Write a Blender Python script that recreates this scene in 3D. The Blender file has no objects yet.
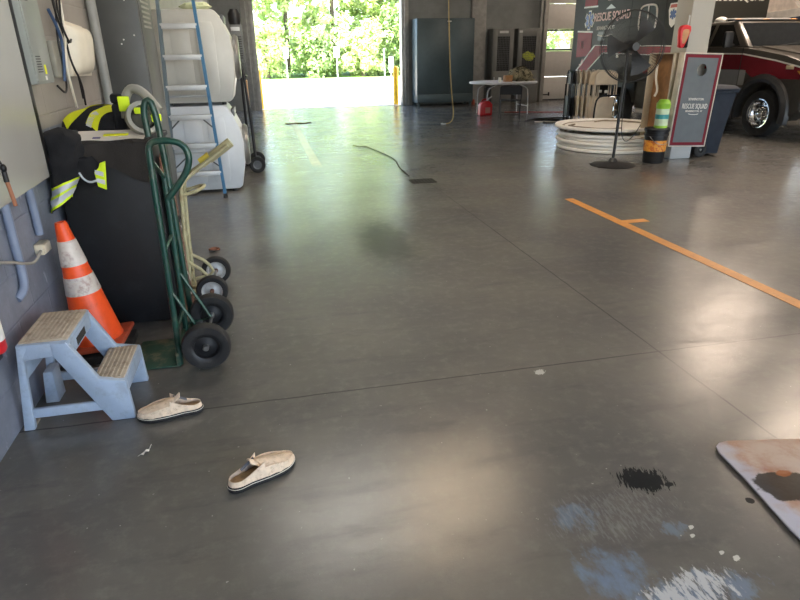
import bpy, bmesh, math, random
from mathutils import Vector, Matrix, noise
random.seed(7)
C = bpy.context.scene.collection
PI = math.pi
def R(d): return math.radians(d)

# ------------------------------------------------------------------ materials
def lin(c):
    out = []
    for v in c[:3]:
        v = v / 255.0
        out.append(v / 12.92 if v <= 0.04045 else ((v + 0.055) / 1.055) ** 2.4)
    return (out[0], out[1], out[2], 1.0)
class NT:
    def __init__(s, name):
        s.m = bpy.data.materials.new(name); s.m.use_nodes = True
        s.t = s.m.node_tree; s.b = s.t.nodes['Principled BSDF']
        s.tc = s.t.nodes.new('ShaderNodeTexCoord')
    def put(s, sock, v):
        if isinstance(v, bpy.types.NodeSocket): s.t.links.new(v, sock)
        else: sock.default_value = v
    def math(s, op, a, b=0.0, c=None, clamp=False):
        n = s.t.nodes.new('ShaderNodeMath'); n.operation = op; n.use_clamp = clamp
        s.put(n.inputs[0], a); s.put(n.inputs[1], b)
        if c is not None: s.put(n.inputs[2], c)
        return n.outputs[0]
    def noise(s, scale=5.0, detail=4.0, vec=None, rough=0.55, dist=0.0):
        n = s.t.nodes.new('ShaderNodeTexNoise')
        n.inputs['Scale'].default_value = scale; n.inputs['Detail'].default_value = detail
        n.inputs['Roughness'].default_value = rough; n.inputs['Distortion'].default_value = dist
        s.t.links.new(vec if vec is not None else s.tc.outputs['Object'], n.inputs['Vector'])
        return n.outputs[0]
    def mapping(s, loc=(0, 0, 0), rot=(0, 0, 0), scale=(1, 1, 1), src=None):
        n = s.t.nodes.new('ShaderNodeMapping')
        n.inputs['Location'].default_value = loc; n.inputs['Rotation'].default_value = rot; n.inputs['Scale'].default_value = scale
        s.t.links.new(src if src is not None else s.tc.outputs['Object'], n.inputs['Vector'])
        return n.outputs[0]
    def sep(s, v=None):
        n = s.t.nodes.new('ShaderNodeSeparateXYZ'); s.t.links.new(v if v is not None else s.tc.outputs['Object'], n.inputs[0])
        return n.outputs
    def ramp(s, f, a, b):
        n = s.t.nodes.new('ShaderNodeMapRange'); n.interpolation_type = 'SMOOTHSTEP'
        s.put(n.inputs['Value'], f); n.inputs['From Min'].default_value = a; n.inputs['From Max'].default_value = b
        return n.outputs['Result']
    def mix(s, f, a, b):
        n = s.t.nodes.new('ShaderNodeMix'); n.data_type = 'RGBA'
        s.put(n.inputs[0], f); s.put(n.inputs[6], a); s.put(n.inputs[7], b)
        return n.outputs[2]
    def bump_(s, h, strength=0.2, dist=0.01):
        n = s.t.nodes.new('ShaderNodeBump'); n.inputs['Strength'].default_value = strength; n.inputs['Distance'].default_value = dist
        s.put(n.inputs['Height'], h); return n.outputs[0]
    def bump(s, h, strength=0.2, dist=0.01):
        n = s.t.nodes.new('ShaderNodeBump'); n.inputs['Strength'].default_value = strength; n.inputs['Distance'].default_value = dist
        s.put(n.inputs['Height'], h); s.t.links.new(n.outputs[0], s.b.inputs['Normal'])
    def set(s, **k):
        for a, v in k.items(): s.put(s.b.inputs[a.replace('_', ' ')], v)
def shade(c, f): return (min(1, c[0] * f), min(1, c[1] * f), min(1, c[2] * f), 1)
def mat(name, rgb, rough=0.5, metal=0.0, var=0.12, scale=8.0, bump=0.0, bscale=60.0, coat=0.0, dirt=None, dirt_amt=0.5, spec=0.5, dscale=None):
    n = NT(name); c = lin(rgb)
    f = n.ramp(n.noise(scale, 5), 0.3, 0.7)
    col = n.mix(f, shade(c, 1 - var), shade(c, 1 + var))
    if dirt:
        col = n.mix(n.math('MULTIPLY', n.ramp(n.noise(dscale or scale * 1.7, 8, None, 0.7), 0.48, 0.68), dirt_amt), col, lin(dirt))
    n.set(Base_Color=col, Roughness=rough, Metallic=metal, Coat_Weight=coat)
    n.b.inputs['Specular IOR Level'].default_value = spec
    if bump: n.bump(n.noise(bscale, 3), bump, 0.004)
    return n.m

# ------------------------------------------------------------------ objects
def root_loc(o):
    while o.parent: o = o.parent
    return Vector(o.location)
def tag(o, label=None, cat=None, group=None, kind=None):
    if label: o['label'] = label
    if cat: o['category'] = cat
    if group: o['group'] = group
    if kind: o['kind'] = kind
    return o
def thing(name, label, cat, loc=(0, 0, 0), rot=(0, 0, 0), group=None):
    o = bpy.data.objects.new(name, None); C.objects.link(o); o.empty_display_size = 0.1
    o.location = loc; o.rotation_euler = rot
    return tag(o, label, cat, group)
def frame(d):
    d = Vector(d).normalized()
    u = Vector((0, 0, 1)).cross(d)
    if u.length < 1e-4: u = Vector((1, 0, 0))
    u.normalize(); return u, d.cross(u).normalized(), d
class G:
    """collects shapes; build() links them as one mesh object"""
    def __init__(s): s.bm = bmesh.new()
    def merge(s, b, M=None):
        if M is not None: b.transform(M)
        me = bpy.data.meshes.new('tmp'); b.to_mesh(me); s.bm.from_mesh(me); b.free(); bpy.data.meshes.remove(me)
        return s
    def box(s, x0, x1, y0, y1, z0, z1, bev=0.0, M=None, seg=2):
        b = bmesh.new(); bmesh.ops.create_cube(b, size=1)
        b.transform(Matrix.Translation(((x0 + x1) / 2, (y0 + y1) / 2, (z0 + z1) / 2)) @ Matrix.Diagonal((abs(x1 - x0), abs(y1 - y0), abs(z1 - z0), 1)))
        if bev: bmesh.ops.bevel(b, geom=b.edges[:], offset=bev, segments=seg, affect='EDGES', profile=0.5)
        return s.merge(b, M)
    def prism(s, pts, axis, a, c, bev=0.0, M=None):
        """polygon in the plane normal to axis ('x': (y,z), 'y': (x,z), 'z': (x,y)) swept from a to c"""
        b = bmesh.new()
        def v(p, t): return {'x': (t, p[0], p[1]), 'y': (p[0], t, p[1]), 'z': (p[0], p[1], t)}[axis]
        A = [b.verts.new(v(p, a)) for p in pts]; B = [b.verts.new(v(p, c)) for p in pts]
        n = len(pts)
        b.faces.new(A); b.faces.new(B[::-1])
        for i in range(n): b.faces.new((A[i], A[(i + 1) % n], B[(i + 1) % n], B[i]))
        bmesh.ops.recalc_face_normals(b, faces=b.faces[:])
        if bev:
            bmesh.ops.bevel(b, geom=b.edges[:], offset=bev, segments=2, affect='EDGES', profile=0.5)
        return s.merge(b, M)
    def lathe(s, prof, c=(0, 0, 0), d=(0, 0, 1), seg=32, a0=0.0, a1=2 * PI, M=None):
        """profile of (radius, height along d)"""
        b = bmesh.new(); u, w, d = frame(d); c = Vector(c); full = abs(a1 - a0 - 2 * PI) < 1e-6
        rings = []
        for r, h in prof:
            if r < 1e-6: rings.append([b.verts.new(c + d * h)]); continue
            k = seg if full else seg + 1
            rings.append([b.verts.new(c + d * h + (u * math.cos(a0 + (a1 - a0) * i / seg) + w * math.sin(a0 + (a1 - a0) * i / seg)) * r) for i in range(k)])
        for p, q in zip(rings, rings[1:]):
            n = max(len(p), len(q))
            for i in range(n if full else n - 1):
                j = (i + 1) % n
                f = [p[i % len(p)], p[j % len(p)], q[j % len(q)], q[i % len(q)]]
                g = []
                for x in f:
                    if x not in g: g.append(x)
                if len(g) > 2:
                    try: b.faces.new(g)
                    except ValueError: pass
        bmesh.ops.recalc_face_normals(b, faces=b.faces[:])
        return s.merge(b, M)
    def cyl(s, p, q, r, r2=None, seg=16, M=None):
        p, q = Vector(p), Vector(q); L = (q - p).length
        return s.lathe([(0, 0), (r, 0), (r if r2 is None else r2, L), (0, L)], p, q - p, seg, M=M)
    def tube(s, pts, r, seg=10, closed=False, smooth=0, M=None, rv=None):
        P = [Vector(p) for p in pts]
        for _ in range(smooth):
            Q = [] if closed else [P[0]]
            n = len(P)
            for i in range(n if closed else n - 1):
                a, c = P[i], P[(i + 1) % n]
                Q += [a * .75 + c * .25, a * .25 + c * .75]
            if not closed: Q.append(P[-1])
            P = Q
        b = bmesh.new(); n = len(P); rings = []; u = None
        for i in range(n):
            d = (P[(i + 1) % n] - P[i - 1]) if (closed or 0 < i < n - 1) else (P[1] - P[0] if i == 0 else P[-1] - P[-2])
            if d.length < 1e-9: d = Vector((0, 0, 1))
            d.normalize()
            if u is None: u = frame(d)[0]
            u = u - d * u.dot(d)
            if u.length < 1e-5: u = frame(d)[0]
            u.normalize(); w = d.cross(u)
            rr = rv[min(len(rv) - 1, int(i * len(rv) / n))] if rv else r
            rings.append([b.verts.new(P[i] + (u * math.cos(2 * PI * k / seg) + w * math.sin(2 * PI * k / seg)) * rr) for k in range(seg)])
        for i in range(n if closed else n - 1):
            p, q = rings[i], rings[(i + 1) % n]
            for k in range(seg): b.faces.new((p[k], p[(k + 1) % seg], q[(k + 1) % seg], q[k]))
        if not closed: b.faces.new(rings[0][::-1]); b.faces.new(rings[-1])
        bmesh.ops.recalc_face_normals(b, faces=b.faces[:])
        return s.merge(b, M)
    def grid(s, f, nu, nv, wrap=False, M=None, thick=0.0):
        b = bmesh.new(); V = [[b.verts.new(f(i / nu, j / nv)) for j in range(nv + (0 if wrap else 1))] for i in range(nu + 1)]
        for i in range(nu):
            for j in range(nv):
                k = (j + 1) % nv if wrap else j + 1
                b.faces.new((V[i][j], V[i + 1][j], V[i + 1][k], V[i][k]))
        if thick:
            bmesh.ops.recalc_face_normals(b, faces=b.faces[:])
            bmesh.ops.solidify(b, geom=b.faces[:], thickness=thick)
        return s.merge(b, M)
    def ball(s, c, rx, ry, rz, M=None, n=20, wob=0.0, wf=3.0):
        b = bmesh.new(); bmesh.ops.create_uvsphere(b, u_segments=n, v_segments=n // 2 + 2, radius=1)
        for v in b.verts:
            k = 1 + wob * noise.noise(v.co * wf + Vector(c) * 7)
            v.co = Vector(c) + Vector((v.co.x * rx, v.co.y * ry, v.co.z * rz)) * k
        return s.merge(b, M)
    def build(s, name, m, parent=None, smooth=True, ang=40, local=False):
        me = bpy.data.meshes.new(name)
        if parent is not None and not local: s.bm.transform(Matrix.Translation(-root_loc(parent)))
        s.bm.to_mesh(me); s.bm.free()
        me.materials.append(m)
        if smooth:
            for p in me.polygons: p.use_smooth = True
            me.set_sharp_from_angle(angle=R(ang))
        o = bpy.data.objects.new(name, me); C.objects.link(o)
        if parent is not None: o.parent = parent
        return o
    def one(s, name, m, label, cat, group=None, loc=None, rot=(0, 0, 0), local=False, **k):
        """a thing that is one mesh, its origin at loc"""
        if loc is None:
            bb = [v.co for v in s.bm.verts]; loc = (sum(v.x for v in bb) / len(bb), sum(v.y for v in bb) / len(bb), min(v.z for v in bb))
        if not local: s.bm.transform(Matrix.Translation(-Vector(loc)))
        o = s.build(name, m, **k); o.location = loc; o.rotation_euler = rot
        return tag(o, label, cat, group)
    def struct(s, name, m, **k): return tag(s.build(name, m, **k), kind='structure')
def dup(root, loc, rot=None, label=None, group=None):
    r = root.copy(); C.objects.link(r); r.location = loc
    if rot is not None: r.rotation_euler = rot
    if label: r['label'] = label
    if group: r['group'] = group
    for ch in list(root.children):
        c = ch.copy(); C.objects.link(c); c.parent = r
        for g in list(ch.children):
            d = g.copy(); C.objects.link(d); d.parent = c
    return r
def text(name, body, size, parent, m, M, width=None, bold=0.0, shear=0.0):
    """lettering laid out in its own plane, M places it in the parent's local space"""
    cu = bpy.data.curves.new(name, 'FONT'); cu.body = body; cu.size = size; cu.align_x = 'CENTER'; cu.align_y = 'CENTER'
    cu.extrude = 0.002; cu.offset = bold; cu.shear = shear; cu.materials.append(m)
    tmp = bpy.data.objects.new('tmp', cu); C.objects.link(tmp)
    dg = bpy.context.evaluated_depsgraph_get(); me = bpy.data.meshes.new_from_object(tmp.evaluated_get(dg))
    bpy.data.objects.remove(tmp); bpy.data.curves.remove(cu); me.name = name
    xs = [v.co.x for v in me.vertices]; wd = max(xs) - min(xs)
    me.transform(M @ Matrix.Diagonal((width / wd if width else 1.0, 1, 1, 1)))
    me.materials.clear(); me.materials.append(m)
    o = bpy.data.objects.new(name, me); C.objects.link(o); o.parent = parent
    return o
def face(origin, xdir, up):
    x = Vector(xdir).normalized(); u = Vector(up).normalized(); z = x.cross(u)
    return Matrix(((x.x, u.x, z.x, origin[0]), (x.y, u.y, z.y, origin[1]), (x.z, u.z, z.z, origin[2]), (0, 0, 0, 1)))

M = {}
M['blackmetal'] = mat('black_metal', (24, 24, 26), 0.45, 0.3)
M['black'] = mat('black_plastic', (20, 20, 22), 0.5, bump=0.05)
M['rubber'] = mat('black_rubber', (24, 24, 25), 0.75, bump=0.2, bscale=90, dirt=(70, 66, 60), dirt_amt=0.3)
M['fabric_black'] = mat('black_cloth', (22, 22, 25), 0.95, bump=0.5, bscale=200)
M['fabric_brown'] = mat('brown_black_cloth', (44, 40, 37), 0.95, bump=0.5, bscale=160)
M['lime'] = mat('lime_hivis', (214, 240, 30), 0.7, var=0.06)
M['yellow_hivis'] = mat('yellow_hivis', (226, 228, 30), 0.75, var=0.08, bump=0.2)
M['silver_tape'] = mat('reflective_silver', (196, 200, 204), 0.4, 0.1)
M['white'] = mat('white_plastic', (232, 231, 226), 0.45, var=0.03)
M['offwhite'] = mat('offwhite_plastic', (222, 214, 196), 0.4, var=0.05)
M['enamel'] = mat('white_enamel', (214, 214, 210), 0.35, var=0.03)
M['steel'] = mat('bare_steel', (150, 150, 148), 0.35, 0.8)
M['chrome'] = mat('chrome', (225, 225, 225), 0.12, 1.0, var=0.02)
M['alu'] = mat('aluminium', (190, 192, 192), 0.45, 0.3, var=0.06)
M['paper'] = mat('paper', (226, 216, 206), 0.8, var=0.05, scale=3)
M['green_metal'] = mat('dark_green_enamel', (16, 60, 50), 0.3, 0.1, dirt=(110, 100, 80), dirt_amt=0.25)
M['beige_metal'] = mat('beige_enamel', (172, 166, 130), 0.4, 0.1, dirt=(120, 96, 62), dirt_amt=0.5)
M['grey_metal'] = mat('grey_enamel', (88, 90, 92), 0.4, 0.2)
M['red'] = mat('red_plastic', (196, 32, 38), 0.4, var=0.1)
M['maroon'] = mat('maroon_paint', (112, 24, 38), 0.6, var=0.06, spec=0.2)
M['whitepaint'] = mat('white_paint', (228, 224, 216), 0.45, var=0.03)
M['rust'] = mat('rusty_brown', (104, 66, 50), 0.85, dirt=(170, 150, 130), dirt_amt=0.5, scale=14)
M['wood'] = mat('brown_plywood', (142, 104, 66), 0.7, var=0.2)
M['glass_dark'] = mat('tinted_glass', (14, 15, 16), 0.06, 0.0, var=0.02, spec=0.6)

# ------------------------------------------------------------------ the room
XL, YB, H = -1.17, 19.2, 5.0
def floor_material():
    n = NT('sealed_concrete'); x, y, z = n.sep()
    big = n.noise(0.9, 6); fine = n.noise(14, 8, None, 0.7); grain = n.noise(260, 2)
    col = n.mix(n.ramp(big, 0.3, 0.7), lin((76, 76, 75)), lin((100, 97, 89)))
    col = n.mix(n.math('MULTIPLY', n.ramp(fine, 0.45, 0.75), 0.5), col, lin((110, 108, 102)))
    sw = n.noise(2.2, 7, n.mapping(rot=(0, 0, R(25)), scale=(1, 4, 1)), 0.65)
    col = n.mix(n.math('MULTIPLY', n.ramp(sw, 0.5, 0.72), 0.5), col, lin((56, 56, 58)))
    # small pale specks
    sp = n.math('MULTIPLY', n.ramp(n.noise(46, 2), 0.735, 0.76), 0.6)
    col = n.mix(sp, col, lin((170, 170, 166)))
    def blob(cx, cy, rx, ry, ang, edge, nscale, namp, nv=None):
        v = n.mapping(loc=(-cx, -cy, 0)); v = n.mapping(rot=(0, 0, R(-ang)), scale=(1, 1, 1), src=v)
        a, b, _ = n.sep(v)
        a = n.math('DIVIDE', a, rx); b = n.math('DIVIDE', b, ry)
        d = n.math('SQRT', n.math('ADD', n.math('MULTIPLY', a, a), n.math('MULTIPLY', b, b)))
        nn = n.noise(nscale, 6, nv(v) if nv else v, 0.65)
        d = n.math('ADD', d, n.math('MULTIPLY', n.math('SUBTRACT', nn, 0.5), namp))
        return n.math('SUBTRACT', 1.0, n.ramp(d, 1 - edge, 1 + edge))
    # worn blue and white patches near the camera
    def patch(cx, cy, rx, ry, ang, nscale, sang, sx, sy, lo, hi):
        v = n.mapping(loc=(-cx, -cy, 0)); v = n.mapping(rot=(0, 0, R(-ang)), src=v); a, b, _ = n.sep(v)
        a = n.math('DIVIDE', a, rx); b = n.math('DIVIDE', b, ry)
        d = n.math('SQRT', n.math('ADD', n.math('MULTIPLY', a, a), n.math('MULTIPLY', b, b)))
        nn = n.noise(nscale, 7, n.mapping(rot=(0, 0, R(sang)), scale=(sx, sy, 1)), 0.68)
        f = n.math('SUBTRACT', n.math('ADD', nn, 0.18), n.math('MULTIPLY', n.ramp(d, 0.2, 1.25), 0.42))
        return n.ramp(f, lo, hi)
    b1 = n.math('MULTIPLY', patch(0.93, 1.22, 0.19, 0.17, 0, 9, 30, 1.6, 0.8, 0.50, 0.74), 0.62)
    col = n.mix(b1, col, lin((106, 130, 158)))
    b2 = n.math('MULTIPLY', patch(0.93, 1.47, 0.14, 0.10, 10, 12, 30, 1.6, 0.8, 0.52, 0.72), 0.5)
    col = n.mix(b2, col, lin((100, 122, 148)))
    b4 = n.math('MULTIPLY', patch(1.22, 1.34, 0.09, 0.07, 10, 14, 30, 1.6, 0.8, 0.55, 0.72), 0.5)
    col = n.mix(b4, col, lin((104, 126, 150)))
    b5 = n.math('MULTIPLY', patch(1.12, 1.10, 0.36, 0.12, 0, 11, 30, 1.6, 0.8, 0.54, 0.70), 0.6)
    col = n.mix(b5, col, lin((112, 132, 156)))
    b3 = n.math('MULTIPLY', patch(1.10, 1.10, 0.30, 0.13, 10, 22, 35, 2.6, 0.8, 0.58, 0.68), 0.8)
    col = n.mix(b3, col, lin((192, 194, 194)))
    b6 = n.math('MULTIPLY', patch(1.05, 1.45, 0.5, 0.25, 0, 30, 35, 3.0, 0.7, 0.62, 0.76), 0.14)
    col = n.mix(b6, col, lin((168, 172, 176)))
    # dark smudges further in
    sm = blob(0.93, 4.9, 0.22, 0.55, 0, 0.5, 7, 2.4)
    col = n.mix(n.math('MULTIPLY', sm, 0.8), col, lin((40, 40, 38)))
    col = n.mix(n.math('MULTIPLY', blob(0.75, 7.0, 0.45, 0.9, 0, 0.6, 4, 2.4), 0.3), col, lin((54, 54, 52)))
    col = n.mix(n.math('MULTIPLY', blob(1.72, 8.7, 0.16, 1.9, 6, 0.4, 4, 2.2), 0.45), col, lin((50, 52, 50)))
    # faint worn stripe running to the big door
    fs = n.math('MULTIPLY', n.math('SUBTRACT', 1.0, n.ramp(n.math('ABSOLUTE', n.math('SUBTRACT', x, 0.70)), 0.05, 0.09)), n.math('MULTIPLY', n.ramp(y, 8.6, 9.2), n.math('SUBTRACT', 1.0, n.ramp(y, 15.6, 16.4))))
    col = n.mix(n.math('MULTIPLY', fs, 0.6), col, lin((176, 140, 104)))
    # saw cut joints
    wob = n.math('MULTIPLY', n.math('SUBTRACT', n.noise(7, 4), 0.5), 0.012)
    j1 = n.math('SUBTRACT', 1.0, n.ramp(n.math('ABSOLUTE', n.math('ADD', n.math('SUBTRACT', x, 1.95), wob)), 0.0035, 0.007))
    j1 = n.math('MULTIPLY', j1, n.math('SUBTRACT', 1.0, n.math('MULTIPLY', n.ramp(y, 5.0, 6.5), 0.4)))
    j2 = n.math('SUBTRACT', 1.0, n.ramp(n.math('ABSOLUTE', n.math('ADD', n.math('SUBTRACT', y, 2.50), wob)), 0.0030, 0.0065))
    j3 = n.math('SUBTRACT', 1.0, n.ramp(n.math('ABSOLUTE', n.math('ADD', n.math('SUBTRACT', y, 7.3), wob)), 0.004, 0.010))
    j = n.math('MAXIMUM', n.math('MAXIMUM', j1, j2), n.math('MULTIPLY', j3, 0.5))
    col = n.mix(n.math('MULTIPLY', j, 0.85), col, lin((26, 25, 24)))
    # black wet brush marks
    wv = lambda v: n.mapping(rot=(0, 0, R(-62)), scale=(2.4, 0.45, 1), src=v)
    wet = blob(1.266, 1.592, 0.088, 0.062, -18, 0.06, 40, 2.9, wv)
    wet = n.math('MAXIMUM', wet, blob(1.345, 1.545, 0.018, 0.012, 0, 0.1, 40, 1.0))
    wet = n.math('MAXIMUM', wet, blob(1.57, 1.40, 0.016, 0.016, 0, 0.1, 30, 1.0))
    col = n.mix(n.math('MULTIPLY', wet, 0.92), col, lin((34, 35, 36)))
    # chipped light flakes
    fl = None
    for (cx, cy, r) in ((1.283, 1.335, 0.011), (1.262, 1.30, 0.010), (1.305, 1.215, 0.010), (1.335, 1.185, 0.014), (1.242, 2.447, 0.030)):
        q = blob(cx, cy, r, r * 0.7, 20, 0.1, 60, 2.4); fl = q if fl is None else n.math('MAXIMUM', fl, q)
    col = n.mix(n.math('MULTIPLY', fl, 0.85), col, lin((196, 196, 190)))
    rough = n.math('ADD', 0.48, n.math('MULTIPLY', n.ramp(n.noise(1.6, 6), 0.3, 0.75), 0.12))
    rough = n.math('ADD', rough, n.math('MULTIPLY', n.math('ADD', b1, b3), 0.25))
    n.set(Base_Color=col, Roughness=n.math('SUBTRACT', rough, n.math('MULTIPLY', wet, 0.3)), Specular_IOR_Level=n.math('SUBTRACT', 0.35, n.math('MULTIPLY', wet, 0.3)))
    keep = n.math('SUBTRACT', 1.0, n.math('MAXIMUM', n.math('MAXIMUM', wet, n.math('MULTIPLY', sm, 0.6)), n.math('MULTIPLY', n.math('MAXIMUM', b1, b3), 0.7)))
    keep = n.math('MULTIPLY', keep, n.math('SUBTRACT', 1.0, n.math('MULTIPLY', n.ramp(fine, 0.42, 0.72), 0.4)))
    keep = n.math('MULTIPLY', keep, n.math('SUBTRACT', 1.0, n.math('MULTIPLY', n.ramp(sw, 0.45, 0.75), 0.35)))
    n.set(Coat_Weight=keep, Coat_Roughness=n.math('ADD', 0.155, n.math('MULTIPLY', n.ramp(n.noise(2.1, 6), 0.3, 0.75), 0.07)), Coat_IOR=1.5)
    n.t.links.new(n.bump_(n.math('ADD', n.math('MULTIPLY', grain, 0.8), n.noise(110, 2)), 0.11, 0.004), n.b.inputs['Coat Normal'])
    h = n.math('ADD', n.math('MULTIPLY', grain, 0.6), n.math('MULTIPLY', n.noise(90, 3), 0.8))
    h = n.math('SUBTRACT', h, n.math('MULTIPLY', j, 2.0))
    n.bump(h, 0.07, 0.004)
    return n.m
G().grid(lambda u, v: (XL + u * 18.5, -4 + v * (YB + 4.0), 0), 4, 6).struct('floor', floor_material(), smooth=False)

def block_wall(name, top, bottom=None, split=None):
    n = NT(name); x, y, z = n.sep()
    v = n.t.nodes.new('ShaderNodeCombineXYZ'); n.t.links.new(n.math('ADD', x, y), v.inputs[0]); n.t.links.new(z, v.inputs[1])
    br = n.t.nodes.new('ShaderNodeTexBrick'); n.t.links.new(v.outputs[0], br.inputs['Vector'])
    br.inputs['Scale'].default_value = 1.0; br.inputs['Brick Width'].default_value = 0.405; br.inputs['Row Height'].default_value = 0.203
    br.inputs['Mortar Size'].default_value = 0.006; br.inputs['Mortar Smooth'].default_value = 0.6
    col = n.mix(n.ramp(n.noise(3, 6), 0.3, 0.7), shade(lin(top), 0.9), shade(lin(top), 1.08))
    if bottom:
        low = n.mix(n.ramp(n.noise(5, 8, None, 0.7), 0.35, 0.7), shade(lin(bottom), 0.85), shade(lin(bottom), 1.15))
        scuff = n.ramp(n.noise(3.5, 8, n.mapping(scale=(1, 2.5, 1)), 0.75), 0.60, 0.66)
        low = n.mix(n.math('MULTIPLY', scuff, 0.6), low, lin((176, 180, 190)))
        col = n.mix(n.ramp(z, split - 0.005, split + 0.005), low, col)
    n.set(Base_Color=col, Roughness=0.55)
    n.bump(n.math('SUBTRACT', n.math('MULTIPLY', n.noise(40, 4), 0.25), n.math('MULTIPLY', br.outputs['Fac'], 1.0)), 0.5, 0.006)
    return n.m
wl = block_wall('painted_block_two_tone', (146, 140, 133), (120, 125, 138), 1.15)
wg = block_wall('painted_block_grey', (124, 127, 126))
G().box(XL - 0.2, XL, -4, YB + 0.25, 0, H).struct('wall_left', wl, smooth=False)
DX0, DX1, DZ = 0.0, 4.29, 3.7             # big open doorway
WX0, WX1, WZ = 8.98, 12.6, 3.6            # sectional door
g = G()
g.box(XL, DX0 - 0.02, YB, YB + 0.25, 0, H); g.box(DX0 - 0.02, DX1 + 0.02, YB, YB + 0.25, DZ, H)
g.box(DX1 + 0.02, WX0, YB, YB + 0.25, 0, H); g.box(WX0, WX1, YB, YB + 0.25, WZ, H); g.box(WX1, 17.5, YB, YB + 0.25, 0, H)
g.struct('wall_back', wg, smooth=False)
G().box(17.3, 17.5, -4, YB, 0, H).struct('wall_right', wg, smooth=False)
G().box(XL, 0.3, -4.2, -4, 0, H).box(7.2, 8.4, -4.2, -4, 0, H).box(16.2, 17.3, -4.2, -4, 0, H).box(0.3, 7.2, -4.2, -4, 4.2, H).box(8.4, 16.2, -4.2, -4, 4.2, H).struct('wall_front', wg, smooth=False)
G().box(XL - 0.2, 17.5, -4.2, YB + 0.25, H, H + 0.15).struct('ceiling', mat('ceiling_paint', (190, 186, 178), 0.8), smooth=False)
jm = mat('door_steel', (158, 158, 154), 0.45, 0.3)
G().box(DX0 - 0.34, DX0 - 0.02, YB - 0.05, YB, 0, DZ + 0.2, 0.008).box(DX0 - 0.13, DX0, YB - 0.11, YB + 0.26, 0, DZ, 0.006).box(DX0 - 0.24, DX0 - 0.20, YB - 0.16, YB - 0.05, 0, DZ, 0.006).struct('trim_1', jm)
G().box(DX1, DX1 + 0.22, YB - 0.06, YB + 0.26, 0, DZ, 0.008).box(DX1 + 0.08, DX1 + 0.12, YB - 0.12, YB, 0, DZ, 0.004).struct('trim_2', jm)
G().box(6.46, 6.92, YB - 0.16, YB, 0, H, 0.01).struct('trim_3', mat('pale_pier', (150, 148, 144), 0.6))
G().box(8.72, 8.98, YB - 0.10, YB, 0, WZ + 0.2, 0.01).box(8.80, 8.84, YB - 0.22, YB - 0.10, 0, WZ, 0.004).struct('trim_4', jm)

# sectional door with its window
d = thing('door_2', None, None, (WX0, YB + 0.08, 0)); tag(d, kind='structure')
wp = mat('white_door_panel', (214, 212, 208), 0.5, var=0.03)
for k, (z0, z1) in enumerate(((0.02, 0.72), (0.73, 1.50), (2.14, 2.86), (2.87, WZ))):
    G().box(WX0 + 0.01, WX1 - 0.01, YB + 0.06, YB + 0.11, z0, z1, 0.008).build('door_panel', wp, d)
gl = NT('clear_glass'); gl.set(Base_Color=(1, 1, 1, 1), Roughness=0.0); gl.b.inputs['Transmission Weight'].default_value = 1.0; gl.b.inputs['IOR'].default_value = 1.1
w = G().box(WX0 + 0.01, WX1 - 0.01, YB + 0.06, YB + 0.11, 1.505, 1.56, 0.005).box(WX0 + 0.01, WX1 - 0.01, YB + 0.06, YB + 0.11, 2.08, 2.135, 0.005)
for x in (WX0 + 0.01, WX0 + 1.18, WX0 + 2.36, WX1 - 0.06): w.box(x, x + 0.05, YB + 0.06, YB + 0.11, 1.56, 2.08, 0.004)
w = w.build('window_frame', mat('dark_door_frame', (70, 72, 72), 0.5), d)
G().box(WX0 + 0.06, WX1 - 0.06, YB + 0.083, YB + 0.087, 1.56, 2.08).build('window_pane', gl.m, w, smooth=False)
G().box(WX0, WX1, YB + 0.03, YB + 0.13, 0.0, 0.035, 0.01).build('door_seal', M['rubber'], d)
G().box(9.05, 9.25, YB + 0.03, YB + 0.06, 0.16, 0.19, 0.004).box(9.22, 9.25, YB + 0.0, YB + 0.06, 0.14, 0.25, 0.004).build('door_handle', M['blackmetal'], d)

# free standing pillar
PX0, PX1, PY0, PY1 = 5.78, 6.12, 7.87, 8.22
n = NT('pillar_paint'); x, y, z = n.sep()
n.set(Base_Color=n.mix(n.ramp(n.math('ADD', z, n.math('MULTIPLY', n.noise(9, 4), 0.03)), 0.30, 0.32), lin((182, 182, 180)), lin((166, 162, 152))), Roughness=0.55)
G().box(PX0, PX1, PY0, PY1, 0, H, 0.012).struct('pillar', n.m)

# ------------------------------------------------------------------ floor things
tape = mat('orange_tape', (206, 140, 66), 0.45, var=0.06, dirt=(150, 104, 60), dirt_amt=0.4)
G().box(3.13, 3.23, 2.2, 5.93, 0.0005, 0.003).box(3.23, 3.46, 4.86, 4.96, 0.0005, 0.003).one('floor_tape', tape, 'long orange tape line on the floor with a short side branch', 'tape', smooth=False)
g = G(); dx0, dx1, dy0, dy1 = 1.74, 2.05, 7.22, 7.47
g.box(dx0, dx1, dy0, dy0 + 0.015, 0.0005, 0.006).box(dx0, dx1, dy1 - 0.015, dy1, 0.0005, 0.006).box(dx0, dx0 + 0.015, dy0, dy1, 0.0005, 0.006).box(dx1 - 0.015, dx1, dy0, dy1, 0.0005, 0.006)
for i in range(6): g.box(dx0 + 0.036 + i * 0.044, dx0 + 0.056 + i * 0.044, dy0, dy1, 0.0005, 0.005)
for i in range(4): g.box(dx0, dx1, dy0 + 0.04 + i * 0.05, dy0 + 0.06 + i * 0.05, 0.0005, 0.005)
t = thing('floor_drain', 'square dark metal drain grate set in the concrete floor', 'drain', (1.9, 7.34, 0))
g.build('grate', mat('drain_iron', (58, 58, 54), 0.9, spec=0.2), t, smooth=False)
G().box(dx0, dx1, dy0, dy1, 0.0004, 0.0016).build('drain_shade_sheet', mat('pit_shade_black', (8, 8, 8), 1.0, spec=0.0), t, smooth=False)  # flat black sheet on the floor, paints the shade below the grate
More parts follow.
